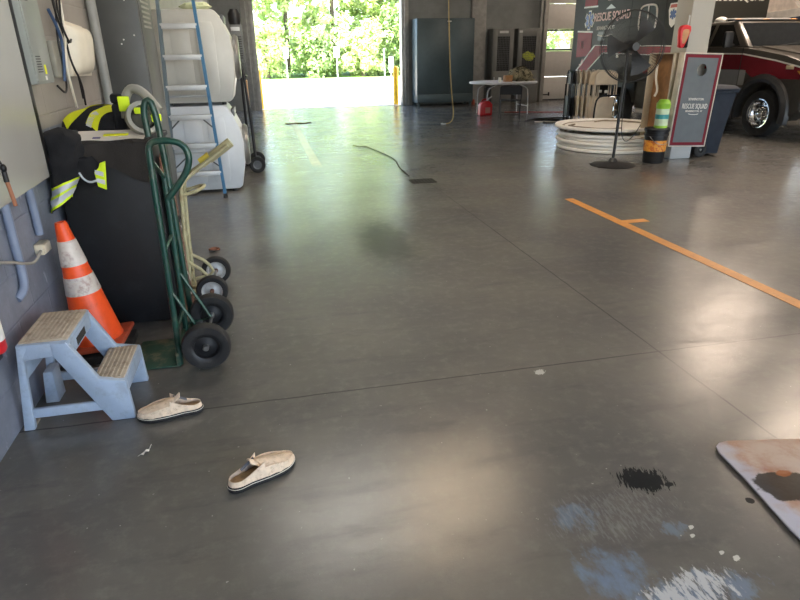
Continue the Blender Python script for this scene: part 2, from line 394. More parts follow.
G().tube([(1.50, 10.75, .012), (1.60, 10.5, .012), (1.69, 10.62, .012), (1.74, 10.25, .012), (1.80, 9.9, .012), (1.87, 9.4, .012), (1.90, 8.9, .012), (1.83, 8.5, .012), (1.80, 8.1, .012), (1.80, 7.68, .012)], 0.007, 8, smooth=2).one('thin_cable', mat('muddy_cable', (74, 74, 62), 0.7), 'thin dark cord lying along the floor towards the square drain grate', 'cord')
G().grid(lambda u, v: (-0.632 + 0.035 * u + 0.015 * v, 2.195 + 0.045 * v * (0.4 + 0.6 * u), 0.002 + 0.02 * abs(math.sin(u * 5 + v * 3)) * u), 6, 6, thick=0.001).one('paper_scrap', M['white'], 'torn white paper scrap on the floor in front of the blue step stool', 'scrap')
G().grid(lambda u, v: (-0.55 + 0.09 * u, 5.0 + 0.09 * (v - .5) * math.sin(PI * min(1, u * 0.98 + 0.02)), 0.004 + 0.03 * (v - .5) ** 2 * 4 * .6), 6, 6, thick=0.001).one('dry_leaf', mat('dry_leaf_brown', (120, 74, 54), 0.8), 'small dry brown leaf on bare floor beyond the hand trucks', 'leaf')

# rusty sheet at the right edge
n = NT('rusty_sheet'); x, y, z = n.sep()
col = n.mix(n.ramp(n.noise(4.5, 8, None, 0.65), 0.35, 0.65), lin((196, 180, 168)), lin((172, 134, 112)))
col = n.mix(n.ramp(n.noise(6, 6, n.mapping(loc=(3, 1, 0))), 0.55, 0.75), col, lin((164, 92, 66)))
dd = n.math('SQRT', n.math('ADD', n.math('POWER', n.math('SUBTRACT', x, 1.64), 2.0), n.math('POWER', n.math('SUBTRACT', y, 1.64), 2.0)))
edge = n.math('SUBTRACT', 1.0, n.ramp(n.math('ADD', n.math('SUBTRACT', x, n.math('ADD', 1.46, n.math('MULTIPLY', y, 0.09))), n.math('MULTIPLY', n.noise(12, 6), 0.26)), 0.16, 0.27))
col = n.mix(n.math('MULTIPLY', edge, 0.85), col, lin((188, 192, 208)))
st = n.math('SQRT', n.math('ADD', n.math('POWER', n.math('DIVIDE', n.math('SUBTRACT', x, 1.735), 0.115), 2.0), n.math('POWER', n.math('DIVIDE', n.math('SUBTRACT', y, 1.425), 0.085), 2.0)))
st = n.math('SUBTRACT', 1.0, n.ramp(n.math('ADD', st, n.math('MULTIPLY', n.math('SUBTRACT', n.noise(16, 6), 0.5), 1.3)), 0.82, 1.0))
col = n.mix(n.math('MULTIPLY', st, 0.92), col, lin((44, 40, 34)))
og_ = n.math('SQRT', n.math('ADD', n.math('POWER', n.math('DIVIDE', n.math('SUBTRACT', x, 1.785), 0.030), 2.0), n.math('POWER', n.math('DIVIDE', n.math('SUBTRACT', y, 1.485), 0.018), 2.0)))
og_ = n.math('SUBTRACT', 1.0, n.ramp(n.math('ADD', og_, n.math('MULTIPLY', n.math('SUBTRACT', n.noise(20, 5), 0.5), 1.6)), 0.7, 1.1))
col = n.mix(n.math('MULTIPLY', og_, 0.8), col, lin((160, 88, 30)))
n.set(Base_Color=col, Roughness=n.math('SUBTRACT', 0.62, n.math('MULTIPLY', st, 0.3)), Metallic=0.1)
n.bump(n.noise(50, 6), 0.2, 0.004)
out = [(x_ + 0.025, y_) for x_, y_ in [(1.700, 1.712), (1.66, 1.708), (1.632, 1.69), (1.618, 1.655), (1.612, 1.60), (1.600, 1.49), (1.578, 1.36), (1.560, 1.25), (1.553, 1.17), (1.56, 1.02), (1.60, 0.9), (1.72, 0.80), (1.95, 0.74), (2.3, 0.74), (2.5, 0.86), (2.56, 1.1), (2.52, 1.36), (2.42, 1.52), (2.25, 1.60), (2.02, 1.648)]]
t = G().prism(out, 'z', 0.006, 0.015, 0.003).build('rusty_metal_sheet', n.m)
tag(t, 'rusty rounded metal sheet with a dark oily stain lying flat on the floor', 'metal sheet')

# ------------------------------------------------------------------ helpers for wheels
def wheel(parent, c, axis, r, w, rim, rim_r, rim_prof=None, name='wheel', hub=None):
    a = w / 2
    tire = G().lathe([(rim_r, -a * .8), (rim_r + (r - rim_r) * .25, -a), (r * 0.93, -a * .92), (r * 0.985, -a * .6), (r, -a * .15), (r, a * .15), (r * 0.985, a * .6), (r * 0.93, a * .92), (rim_r + (r - rim_r) * .25, a), (rim_r, a * .8), (rim_r * .98, 0), (rim_r, -a * .8)], c, axis, 40).build(name, M['rubber'], parent)
    prof = rim_prof or [(0, a * .25), (rim_r * .3, a * .25), (rim_r * .45, a * .1), (rim_r * .8, a * .05), (rim_r * .86, a * .7), (rim_r * 1.03, a * .86), (rim_r * 1.03, a * .6), (rim_r * .9, -a * .6), (rim_r * 1.03, -a * .86), (rim_r * .86, -a * .7), (rim_r * .8, -a * .1), (0, -a * .1)]
    rm = G().lathe(prof, c, axis, 32).build('rim', rim, tire)
    if hub:
        G().lathe([(0, -a * 1.0), (rim_r * .2, -a * 1.0), (rim_r * .22, a * .9), (rim_r * .16, a * 1.05), (0, a * 1.05)], c, axis, 16).build('hub', hub, tire)
    return tire

# ------------------------------------------------------------------ left wall fittings
wb = mat('white_board', (205, 206, 202), 0.18, var=0.03, scale=2)
t = thing('whiteboard', 'large glossy white board with black end strip hung on left wall', 'board', (XL + 0.112, 2.0, 0.93), (0, 0, R(2)))
G().box(-0.03, 0.012, -2.2, 1.385, 0.015, 1.67, 0.004).build('panel', wb, t, local=True)
G().box(-0.03, 0.004, 1.385, 1.465, 0.015, 1.67, 0.003).build('end_strip', M['black'], t, local=True)  # black strip along the far end of the board
t = thing('hanging_strap', 'brown wooden handled tool with metal clip hanging on white board', 'tool', (-1.035, 2.70, 0.95))
G().tube([(-1.030, 2.71, 0.945), (-1.032, 2.705, 1.0), (-1.035, 2.70, 1.05)], 0.008, 10).build('handle', mat('worn_wood', (150, 98, 70), 0.6), t)
G().tube([(-1.035, 2.70, 1.045), (-1.037, 2.70, 1.10)], 0.010, 10).ball((-1.035, 2.70, 1.10), 0.012, 0.014, 0.018).tube([(-1.036, 2.70, 1.11), (-1.048, 2.695, 1.15)], 0.004, 8).build('metal_clip', M['blackmetal'], t)
pg = mat('panel_grey', (142, 146, 142), 0.45, 0.1, var=0.04)
t = thing('electrical_panel', 'grey metal electrical panel with vent slots beside the white board', 'electrical panel', (XL, 3.6, 1.37))
G().box(XL + 0.005, -1.075, 3.46, 3.735, 1.385, 2.15, 0.004).build('cabinet_box', pg, t)
G().box(-1.076, -1.070, 3.472, 3.725, 1.395, 2.14, 0.003).build('cover', pg, t)
for z0 in (1.44, 1.765):
    g = G()
    for k in range(7): g.box(-1.0705, -1.0688, 3.50, 3.57, z0 + k * 0.012, z0 + k * 0.012 + 0.005)
    g.build('vent_slots', M['blackmetal'], t, smooth=False)
tag(G().box(-1.0702, -1.0690, 3.60, 3.628, 1.43, 1.475).build('sticker', M['yellow_hivis'], t, smooth=False), 'small yellowish sticker')
tag(G().box(-1.0702, -1.0690, 3.585, 3.612, 1.402, 1.422).build('sticker', M['white'], t, smooth=False), 'small white sticker')
t = thing('wall_dispenser', 'off-white plastic cover box with rounded front on the block wall', 'dispenser', (XL, 4.3, 1.36))
G().prism([(4.32, 1.40), (4.78, 1.39), (4.80, 1.42), (4.80, 1.66), (4.77, 1.70), (4.35, 1.72), (4.31, 1.69), (4.31, 1.43)], 'x', XL + 0.004, -1.13, 0.004).build('back_plate', M['offwhite'], t)
def cov(u, v):
    a = (u - .5) * 2; b = (v - .5) * 2
    k = max(0.0, 1 - abs(a) ** 4) ** .5 * max(0.0, 1 - abs(b) ** 4) ** .5
    return (-1.13 + 0.09 * k * (0.8 + 0.2 * b), 4.55 + a * 0.21, 1.55 + b * 0.145)
G().grid(cov, 20, 20).build('cover', M['offwhite'], t)
G().tube([(XL + 0.045, 5.12, 0.0), (XL + 0.045, 5.12, 4.9)], 0.034, 16).one('wall_pipe', mat('painted_pipe', (140, 140, 136), 0.45), 'thick grey vertical pipe on the wall beside the dark locker', 'pipe')
cp = mat('conduit_paint', (118, 130, 152), 0.4)
G().tube([(XL + 0.021, 2.905, 1.3), (XL + 0.021, 2.905, 0.66), (XL + 0.021, 2.90, 0.57), (XL + 0.021, 2.87, 0.52), (XL + 0.0, 2.83, 0.495)], 0.020, 14, smooth=1).one('conduit', cp, 'blue-grey conduit bending near the wall base below the white board', 'conduit')
G().tube([(XL + 0.021, 3.22, 1.3), (XL + 0.021, 3.22, 0.69)], 0.020, 14).one('conduit', cp, 'straight blue-grey conduit on the wall above the small outlet box', 'conduit')
t = thing('outlet_box', 'small beige outlet box on the wall behind the traffic cone', 'outlet', (XL, 3.2, 0.6))
G().box(XL + 0.002, XL + 0.045, 3.15, 3.25, 0.60, 0.655, 0.005).build('box', mat('outlet_beige', (190, 180, 158), 0.5), t)
G().box(XL + 0.045, XL + 0.050, 3.155, 3.245, 0.605, 0.650, 0.002).build('cover_plate', mat('outlet_plate', (196, 188, 170), 0.5), t)
G().tube([(XL + 0.03, 3.155, 0.625), (XL + 0.035, 3.05, 0.60), (XL + 0.04, 2.95, 0.62), (XL + 0.03, 2.80, 0.68), (XL + 0.03, 2.6, 0.74)], 0.007, 8, smooth=2).one('outlet_cable', mat('grey_cable', (150, 148, 140), 0.5), 'thin grey cable sagging along the wall to the outlet box', 'cable')
cab = [([(3.60, 1.36), (3.72, 1.30), (3.83, 1.42), (3.80, 1.62), (3.86, 1.78), (3.84, 2.0)], 'black', 'black'), ([(3.78, 2.0), (3.80, 1.75), (3.95, 1.62), (3.90, 1.48), (4.06, 1.36), (4.10, 1.22)], 'black', 'second black'),
       ([(3.95, 2.0), (3.93, 1.8), (3.84, 1.70), (3.90, 1.58), (4.02, 1.62)], 'black', 'looped black'), ([(4.08, 1.95), (3.92, 1.80), (3.98, 1.6), (4.06, 1.42), (4.12, 1.26)], 'black', 'long black')]
for k, (pts, m_, w_) in enumerate(cab):
    G().tube([(XL + 0.04 + 0.012 * (k % 3) + 0.01 * math.sin(i * 2 + k), p[0] + 0.36, p[1]) for i, p in enumerate(pts)], 0.006, 8, smooth=2).one('cable', M['black'], 'tangled black cable hanging on block wall beside grey electrical panel', 'cable', 'black cables by the electrical panel')
G().tube([(XL + 0.05, 4.06, 1.76), (XL + 0.06, 4.12, 1.68), (XL + 0.05, 4.20, 1.60), (XL + 0.05, 4.16, 1.50), (XL + 0.04, 4.12, 1.38)], 0.009, 8, smooth=2).one('blue_cable', mat('blue_cable', (60, 84, 120), 0.5), 'blue cable beside the grey electrical panel', 'cable')
G().tube([(XL + 0.06, 4.30, 1.9), (XL + 0.06, 4.27, 1.64), (XL + 0.05, 4.18, 1.5), (XL + 0.06, 4.15, 1.38), (XL + 0.05, 4.22, 1.22)], 0.007, 8, smooth=2).one('white_cable', M['offwhite'], 'pale cable hanging from wall amid the black cables', 'cable')
G().box(XL + 0.002, XL + 0.03, 4.06, 4.29, 1.40, 1.60, 0.006).one('junction_box', mat('junction_grey', (136, 134, 124), 0.5), 'flat grey junction box behind the cables left of the white dispenser', 'junction box')
# fire extinguisher by the left edge
t = thing('fire_extinguisher', 'red fire extinguisher with white label at the left picture edge', 'fire extinguisher', (-1.120, 2.39, 0.38))
G().lathe([(0, 0), (0.042, 0.0), (0.048, 0.012), (0.048, 0.30), (0.038, 0.345), (0.02, 0.365), (0.018, 0.39), (0, 0.39)], (-1.120, 2.39, 0.44), (0, 0, 1), 28).build('cylinder', M['red'], t)
tag(G().lathe([(0.0482, 0.05), (0.0490, 0.051), (0.0490, 0.13), (0.0482, 0.131)], (-1.120, 2.39, 0.44), (0, 0, 1), 28).build('label', M['white'], t), 'white printed label')
G().box(-1.135, -1.105, 2.35, 2.46, 0.815, 0.835, 0.004).box(-1.135, -1.105, 2.34, 2.46, 0.845, 0.86, 0.004).build('lever', M['blackmetal'], t)
G().box(XL + 0.001, -1.155, 2.35, 2.43, 0.5, 0.85, 0.003).box(-1.165, -1.11, 2.355, 2.425, 0.40, 0.414).build('bracket', M['blackmetal'], t)

# dark tall locker against the left wall
lk = mat('dark_locker_paint', (84, 84, 82), 0.45, 0.15, var=0.05)
t = thing('metal_locker', 'tall dark grey metal locker against the left wall beside the pipe', 'locker', (-1.0, 5.5, 0))
G().box(XL + 0.02, -0.845, 5.30, 5.95, 0.0, 2.45, 0.006).build('body', lk, t)
g = G().box(-0.848, -0.838, 5.33, 5.92, 0.06, 2.42, 0.004)
g.build('door', lk, t)
g = G()
for k in range(7): g.box(-0.8385, -0.834, 5.42, 5.78, 1.72 + k * 0.035, 1.735 + k * 0.035)
g.build('door_vents', mat('vent_light', (150, 148, 142), 0.5), t, smooth=False)
for (px_, pz_) in ((-0.98, 1.63), (-0.90, 1.66), (-1.0, 1.60), (-0.93, 1.9)): tag(G().cyl((px_, 5.3015, pz_), (px_, 5.2975, pz_), 0.006, seg=8).build('paint_chip', M['whitepaint'], t), 'tiny white paint chip')
G().ball((-0.93, 5.6, 2.51), 0.12, 0.15, 0.085, wob=0.3).one('stowed_helmet', mat('greenish_black', (52, 56, 48), 0.6), 'dark rounded bundle on top of the tall grey locker', 'bundle')

# ------------------------------------------------------------------ stacked washing machines
def washer(z0, label, m_):
    y0, y1 = 7.42, 8.10
    t = thing('washing_machine', label, 'washing machine', (-0.68, 7.76, z0), group='stacked washing machines')
    h = 0.985
    prof = [(-1.06, z0 + 0.03), (-0.36, z0 + 0.03), (-0.315, z0 + 0.06), (-0.265, z0 + 0.30), (-0.255, z0 + 0.55), (-0.275, z0 + 0.72), (-0.345, z0 + 0.88), (-0.40, z0 + h - 0.02), (-0.44, z0 + h), (-1.06, z0 + h)]
    G().prism(prof, 'y', y0, y1, 0.014).build('body', m_, t)
    g = G()
    for x in (-0.88, -0.62): g.prism([(x, z0 + 0.12), (x + 0.16, z0 + 0.12), (x + 0.18, z0 + 0.2), (x + 0.18, z0 + 0.8), (x + 0.16, z0 + 0.86), (x, z0 + 0.86), (x - 0.02, z0 + 0.8), (x - 0.02, z0 + 0.2)], 'y', y0 - 0.004, y0 + 0.01, 0.0035)
    g.build('side_panel', m_, t)
    dr = G().lathe([(0.17, 0.0), (0.24, 0.0), (0.245, 0.03), (0.22, 0.06), (0.175, 0.055), (0.165, 0.02), (0.17, 0.0)], (-0.262, 7.76, z0 + 0.5), (1, 0, 0), 32).build('door', M['steel'], t)
    G().lathe([(0, 0.0), (0.172, 0.0), (0.165, 0.03), (0.10, 0.055), (0, 0.06)], (-0.262, 7.76, z0 + 0.5), (1, 0, 0), 32).build('door_glass', M['glass_dark'], dr)
    G().box(-0.36, -0.325, 7.5, 8.02, z0 + 0.85, z0 + 0.935, 0.008, Matrix.Translation((0.0, 0, 0))).build('control_panel', M['grey_metal'], t)
    for (x, y) in ((-1.0, 7.48), (-0.42, 7.48), (-1.0, 8.04), (-0.42, 8.04)): G().cyl((x, y, z0), (x, y, z0 + 0.035), 0.025).build('foot', M['black'], t)
    return t
washer(0.0, 'lower white front-loading washing machine standing on the floor behind the blue stepladder', mat('lower_washer_enamel', (206, 210, 214), 0.35, var=0.03))
washer(0.99, 'upper white front-loading washing machine stacked on the other one', mat('upper_washer_enamel', (196, 194, 186), 0.35, var=0.03))
G().tube([(-0.52, 7.6, 1.982), (-0.5, 7.8, 1.984), (-0.56, 7.95, 1.984)], 0.008, 6).ball((-0.62, 7.72, 2.02), 0.16, 0.12, 0.045, wob=0.3).one('folded_towel', mat('pale_cloth', (190, 196, 160), 0.9), 'pale folded cloth on top of the upper washing machine', 'towel')

# blue stepladder
t = thing('stepladder', 'blue fibreglass stepladder with aluminium treads leaning before the washing machines', 'stepladder', (-0.75, 7.1, 0))
bl = mat('blue_fibreglass', (58, 112, 150), 0.45, var=0.08)
bl2 = mat('grey_blue_fibreglass', (92, 106, 114), 0.5, var=0.1)
TOPZ, tilt = 2.44, 0.20
def lad(s, z, dy=0.0):       # s -1 left, 1 right
    f = z / TOPZ
    return Vector((-0.775 + s * (0.265 - 0.105 * f), 7.06 + tilt * f + dy, z))
for s in (-1, 1):
    a, b = lad(s, 0.0), lad(s, TOPZ)
    g = G(); w_, d_ = 0.016, 0.075
    bm_ = bmesh.new(); vs = []
    for p in (a, b):
        for dx, dy in ((-w_, 0), (w_, 0), (w_, d_), (-w_, d_)): vs.append(bm_.verts.new(p + Vector((dx, dy, 0))))
    for q in ((0, 1, 2, 3), (7, 6, 5, 4), (0, 4, 5, 1), (1, 5, 6, 2), (2, 6, 7, 3), (3, 7, 4, 0)): bm_.faces.new([vs[k] for k in q])
    bmesh.ops.recalc_face_normals(bm_, faces=bm_.faces[:]); g.merge(bm_)
    rl = g.build('rail', bl if s > 0 else bl2, t)
    G().box(a.x - 0.022, a.x + 0.022, a.y - 0.005, a.y + 0.085, 0, 0.05, 0.006).build('rubber_foot', M['rubber'], rl)
    c, e = lad(s, 0.03, 0.11), lad(s, TOPZ - 0.1, 0.09)
    G().tube([c, e], 0.014, 8).build('rear_rail', bl if s > 0 else M['alu'], t)
for k in range(1, 8):
    z = 0.305 * k
    a, b = lad(-1, z), lad(1, z)
    G().box(a.x, b.x, a.y - 0.002, a.y + 0.085, z - 0.055, z, 0.004).build('tread', M['alu'], t)
for z in (0.5, 1.1): G().tube([lad(-1, z, 0.10), lad(1, z, 0.10)], 0.012, 8).build('rear_brace', M['alu'], t)
for z in (0.46, 0.88):
    for s in (-1, 1):
        G().tube([lad(s, z - 0.12, 0.04), lad(0, z + 0.0, 0.04) + Vector((s * 0.10, 0, 0.005))], 0.008, 8).build('corner_brace', M['grey_metal'], t)
a, b = lad(-1, TOPZ), lad(1, TOPZ)
G().box(a.x - 0.03, b.x + 0.03, a.y - 0.02, a.y + 0.14, TOPZ, TOPZ + 0.05, 0.01).build('top_cap', bl, t)

# things to the right of the washers
t = thing('folded_cart', 'black folded metal cart standing between washing machines and big doorway', 'cart', (-0.12, 8.9, 0))
for s in (0, 1): G().tube([(-0.16, 8.6 + s * .45, 0.14), (-0.17, 8.6 + s * .45, 0.8), (-0.20, 8.6 + s * .45, 1.30), (-0.24, 8.6 + s * .45, 1.42)], 0.016, 8, smooth=1).build('upright', M['blackmetal'], t)
for z in (0.45, 0.85, 1.25): G().tube([(-0.17, 8.6, z), (-0.17, 9.05, z)], 0.010, 8).build('crossbar', M['blackmetal'], t)
G().box(-0.185, -0.165, 8.66, 9.0, 0.5, 1.2, 0.006).build('panel', mat('amber_board', (150, 112, 60), 0.6), t)
for s in (0, 1): wheel(t, (-0.14, 8.58 + s * .5, 0.11), (0, 1, 0), 0.11, 0.04, M['grey_metal'], 0.06)
t = thing('vented_box', 'grey vented control box on a black stand right of the upper washing machine', 'control box', (-0.25, 9.4, 0))
G().box(-0.33, -0.17, 9.25, 9.55, 1.42, 1.90, 0.008).build('box', mat('vent_grey', (96, 98, 98), 0.6), t)
g = G()
for k in range(10): g.box(-0.31, -0.19, 9.245, 9.252, 1.47 + k * 0.03, 1.482 + k * 0.03)
g.build('vent_slots', M['black'], t, smooth=False)
G().box(-0.32, -0.2, 9.245, 9.25, 1.82, 1.87, 0.001).build('label_plate', M['alu'], t)
G().box(-0.27, -0.23, 9.38, 9.42, 0.02, 1.42, 0.004).box(-0.36, -0.14, 9.25, 9.55, 0.0, 0.03, 0.006).build('stand', M['blackmetal'], t)
G().lathe([(0, 0), (0.07, 0), (0.085, 0.05), (0.085, 0.14), (0.05, 0.2), (0, 0.2)], (-0.26, 9.4, 1.90), (0, 0, 1), 20).one('black_lamp', M['black'], 'black round lamp standing on the grey vented control box', 'lamp')

# ------------------------------------------------------------------ black bin with coats
BX0, BX1, BY0, BY1, BZ = -1.13, -0.615, 3.60, 4.15, 1.075
t = thing('storage_bin', 'big black box-shaped bin behind the green hand truck', 'bin', (-0.87, 3.88, 0))
bk = mat('worn_black_panel', (19, 20, 23), 0.55, bump=0.1, dirt=(60, 62, 66), dirt_amt=0.18, scale=4)
G().box(BX0, BX1, BY0, BY1, 0.0, BZ - 0.03, 0.012).build('body', bk, t)
G().box(BX0 - 0.01, BX1 + 0.01, BY0 - 0.012, BY1 + 0.01, BZ - 0.03, BZ, 0.008).build('lid', mat('lid_blue_black', (34, 38, 46), 0.75), t)
def drape(name, x0, x1, zb, m_, label, off, amp=0.012, cat='jacket', wave=9.0, y0=BY0, back=0.14, seed=0.0):
    """a cloth lying on the lid and hanging over the front edge"""
    def f(u, v):
        x = x0 + (x1 - x0) * u
        L0 = back; L1 = BZ - zb(u); s = v * (L0 + L1)
        nz = noise.noise(Vector((x * wave + seed, s * wave * .7, seed)))
        if s < L0: p = Vector((x, y0 - 0.014 - off + (L0 - s), BZ + 0.006 + off * .6 + amp * .5 * (1 + nz)))
        else: p = Vector((x + 0.01 * nz, y0 - 0.014 - off - amp * (1 + nz) - 0.004, BZ + 0.004 + off * .6 - (s - L0)))
        return p
    g = G().grid(f, 34, 30, thick=0.004)
    return g.one(name, m_, label, cat) if label else g
drape('draped_jacket', -1.01, -0.625, lambda u: 0.90 + 0.05 * math.sin(u * 5), M['fabric_brown'], 'dark brown-grey coat hem hanging over front edge of black bin', 0.004, seed=3.1)
t = thing('fire_jacket', 'black firefighter jacket with silver and lime cuff over bin corner by wall', 'jacket', (-1.06, 3.6, 0.75))
def jk(u, v):
    a = v * 2 * PI
    z = 1.17 - 0.40 * u
    cx = -1.055 + 0.02 * math.sin(u * 3) - 0.055 * u; cy = 3.505 + 0.05 * (1 - u); r = 0.075 - 0.012 * u + 0.05 * (1 - u) ** 2
    r *= min(1.0, 0.05 + (u / 0.16) ** 0.6)
    k = 1 + 0.3 * noise.noise(Vector((math.cos(a) * 1.6, math.sin(a) * 1.6, u * 6)))
    return (cx + math.cos(a) * r * k, cy + math.sin(a) * min(r, 0.08) * 0.95 * k, z + 0.04 * math.cos(a) * u)
G().grid(jk, 24, 24, wrap=True).build('sleeve', M['fabric_black'], t)
def band(u0, u1, gr):
    def f(u, v):
        p = Vector(jk(u0 + (u1 - u0) * u, v)); c = Vector((-1.055 + 0.02 * math.sin((u0 + (u1 - u0) * u) * 3) - 0.055 * (u0 + (u1 - u0) * u), 3.505 + 0.05 * (1 - (u0 + (u1 - u0) * u)), p.z))
        return c + (p - c) * gr
    return f
G().grid(band(0.70, 0.99, 1.03), 6, 24, wrap=True).build('cuff_band', M['lime'], t)
for (p, q) in ((0.73, 0.81), (0.85, 0.95)): G().grid(band(p, q, 1.06), 3, 24, wrap=True).build('cuff_stripe', M['silver_tape'], t)
t = thing('glove_cuff', 'black glove with lime and silver cuff stripes hanging before black bin', 'glove', (-0.95, 3.55, 0.85))
def gv(u, v):
    a = v * 2 * PI; r = 0.05 * (0.9 + 0.25 * math.sin(u * PI))
    return (-0.96 + 0.05 * u + math.cos(a) * r, 3.53 + math.sin(a) * r * .5, 1.00 - 0.13 * u + math.cos(a) * 0.02)
G().grid(gv, 12, 20, wrap=True).ball((-0.96, 3.53, 0.995), 0.046, 0.022, 0.02).build('hand', M['fabric_black'], t)
g = G().prism([(-0.905, 0.862), (-0.865, 0.842), (-0.845, 0.995), (-0.875, 0.985), (-0.885, 0.96), (-0.91, 0.94)], 'y', 3.488, 3.50, 0.003); lb = g.build('cuff', M['lime'], t)
for z in (0.875, 0.918): G().prism([(-0.906, z + 0.012), (-0.866, z - 0.004), (-0.864, z + 0.02), (-0.904, z + 0.034)], 'y', 3.485, 3.489).build('cuff_stripe', M['silver_tape'], lb)
G().tube([(-0.905, 3.49, 0.895), (-0.94, 3.49, 0.885), (-0.97, 3.492, 0.905), (-0.985, 3.495, 0.94)], 0.0055, 8, smooth=2).build('wrist_loop', M['silver_tape'], t)
# heap of jackets on the lid
def heap(x, y):
    a = (x + 0.89) / 0.26; b = (y - 3.98) / 0.17
    d = a * a + b * b
    return BZ + 0.012 + max(0.0, 1 - d * .8) ** .6 * 0.155 + 0.03 * noise.noise(Vector((x * 9, y * 9, 1)))
def heapgrid(x0, x1, y0, y1, dz, nu=24, nv=24, warp=None):
    def f(u, v):
        x = x0 + (x1 - x0) * u; y = y0 + (y1 - y0) * v
        if warp: x, y = warp(u, v)
        z = heap(x, y)
        return (x, y, z + dz)
    return f
t = thing('folded_coat', 'black coat with broad yellow hi-vis bands heaped on black bin lid', 'coat', (-0.89, 3.98, BZ))
g = G(); g.grid(heapgrid(-1.14, -0.66, 3.80, 4.14, 0.0, 30, 30), 30, 30)
g.grid(lambda u, v: (-1.14 + 0.48 * u, 3.80, BZ + 0.002 + v * (heap(-1.14 + 0.48 * u, 3.80) - BZ - 0.002)), 30, 2)
g.build('coat_body', M['fabric_black'], t)
def strip(pts, w):
    P = [Vector((p[0], p[1], 0)) for p in pts]
    def f(u, v):
        s = u * (len(P) - 1); i = min(int(s), len(P) - 2); p = P[i].lerp(P[i + 1], s - i); d = (P[i + 1] - P[i]).normalized()
        q = p + Vector((-d.y, d.x, 0)) * w * (v - .5)
        return (q.x, q.y, heap(q.x, q.y) + 0.006)
    return f
G().grid(strip([(-1.12, 3.90), (-1.02, 3.95), (-0.92, 4.02), (-0.84, 4.05), (-0.76, 4.02)], 0.075), 30, 6).build('hivis_band', M['yellow_hivis'], t)
G().grid(strip([(-0.96, 3.815), (-0.93, 3.86), (-0.86, 3.91), (-0.79, 3.92)], 0.075), 24, 6).build('hivis_band', M['yellow_hivis'], t)
G().grid(strip([(-0.975, 3.82), (-0.955, 3.855), (-0.925, 3.875)], 0.035), 12, 4).build('silver_band', M['silver_tape'], t)
# clipboard
t = thing('clipboard', 'black clipboard with white papers lying on the front of bin lid', 'clipboard', (-0.84, 3.69, BZ - 0.002), (R(15), 0, R(-3)))
G().box(-0.215, 0.20, -0.10, 0.08, 0.022, 0.032, 0.003).build('board', mat('navy_board', (32, 38, 50), 0.5), t, local=True)
G().box(-0.18, 0.19, -0.092, 0.07, 0.032, 0.036, 0.001).build('papers', M['paper'], t, local=True, smooth=False)
tag(G().box(-0.03, 0.10, -0.02, 0.005, 0.0362, 0.042, 0.002).build('pencil', M['yellow_hivis'], t, local=True), 'yellow marker')
tag(G().box(-0.08, -0.04, -0.05, -0.03, 0.0362, 0.039, 0.001).build('sticker', mat('purple_grey', (110, 104, 140), 0.6), t, local=True), 'small purple tab')
G().box(-0.225, -0.17, -0.06, 0.04, 0.030, 0.058, 0.006).tube([(-0.20, -0.03, 0.055), (-0.235, -0.03, 0.075), (-0.235, 0.02, 0.075), (-0.20, 0.02, 0.055)], 0.006, 8).build('clip', M['blackmetal'], t, local=True)
# cordless tool
TM = Matrix.Translation((-0.685, 3.73, BZ + 0.066)) @ Matrix.Rotation(R(8), 4, 'Z') @ Matrix.Scale(1.35, 4)
t = thing('power_tool', 'grey and lime cordless power tool with loop handle on bin corner', 'power tool', (-0.675, 3.72, BZ))
tg = mat('tool_grey', (150, 148, 138), 0.5, var=0.05)
lb = M['lime']
G().lathe([(0.050, -0.022), (0.066, -0.022), (0.070, 0), (0.066, 0.022), (0.050, 0.022), (0.048, 0), (0.050, -0.022)], (0.02, -0.03, 0.035), (0.2, -1, 0.35), 28, M=TM).build('guard', tg, t)
G().ball((-0.005, 0.0, 0.035), 0.05, 0.05, 0.045, M=TM).cyl((0.015, -0.05, 0.035), (0.025, 0.03, 0.03), 0.036, M=TM).build('motor_housing', mat('tool_dark', (72, 70, 58), 0.5), t)
G().tube([(-0.05, 0.06, 0.03), (-0.045, 0.08, 0.11), (-0.01, 0.07, 0.155), (0.04, 0.03, 0.13), (0.085, -0.01, 0.06)], 0.019, 12, smooth=2, M=TM).build('handle', tg, t)
for bx in ((-0.070, -0.025, 0.035, 0.055, 0.06, 0.12), (0.05, 0.09, -0.045, -0.02, 0.02, 0.05), (-0.01, 0.03, -0.062, -0.045, 0.055, 0.08)): G().box(*bx, 0.005, TM).build('lime_trim', lb, t)
G().box(-0.1, -0.05, 0.06, 0.13, 0.09, 0.13, 0.012, TM).box(-0.1, -0.05, 0.06, 0.13, -0.04, 0.09, 0.012, TM).build('battery', M['fabric_black'], t)
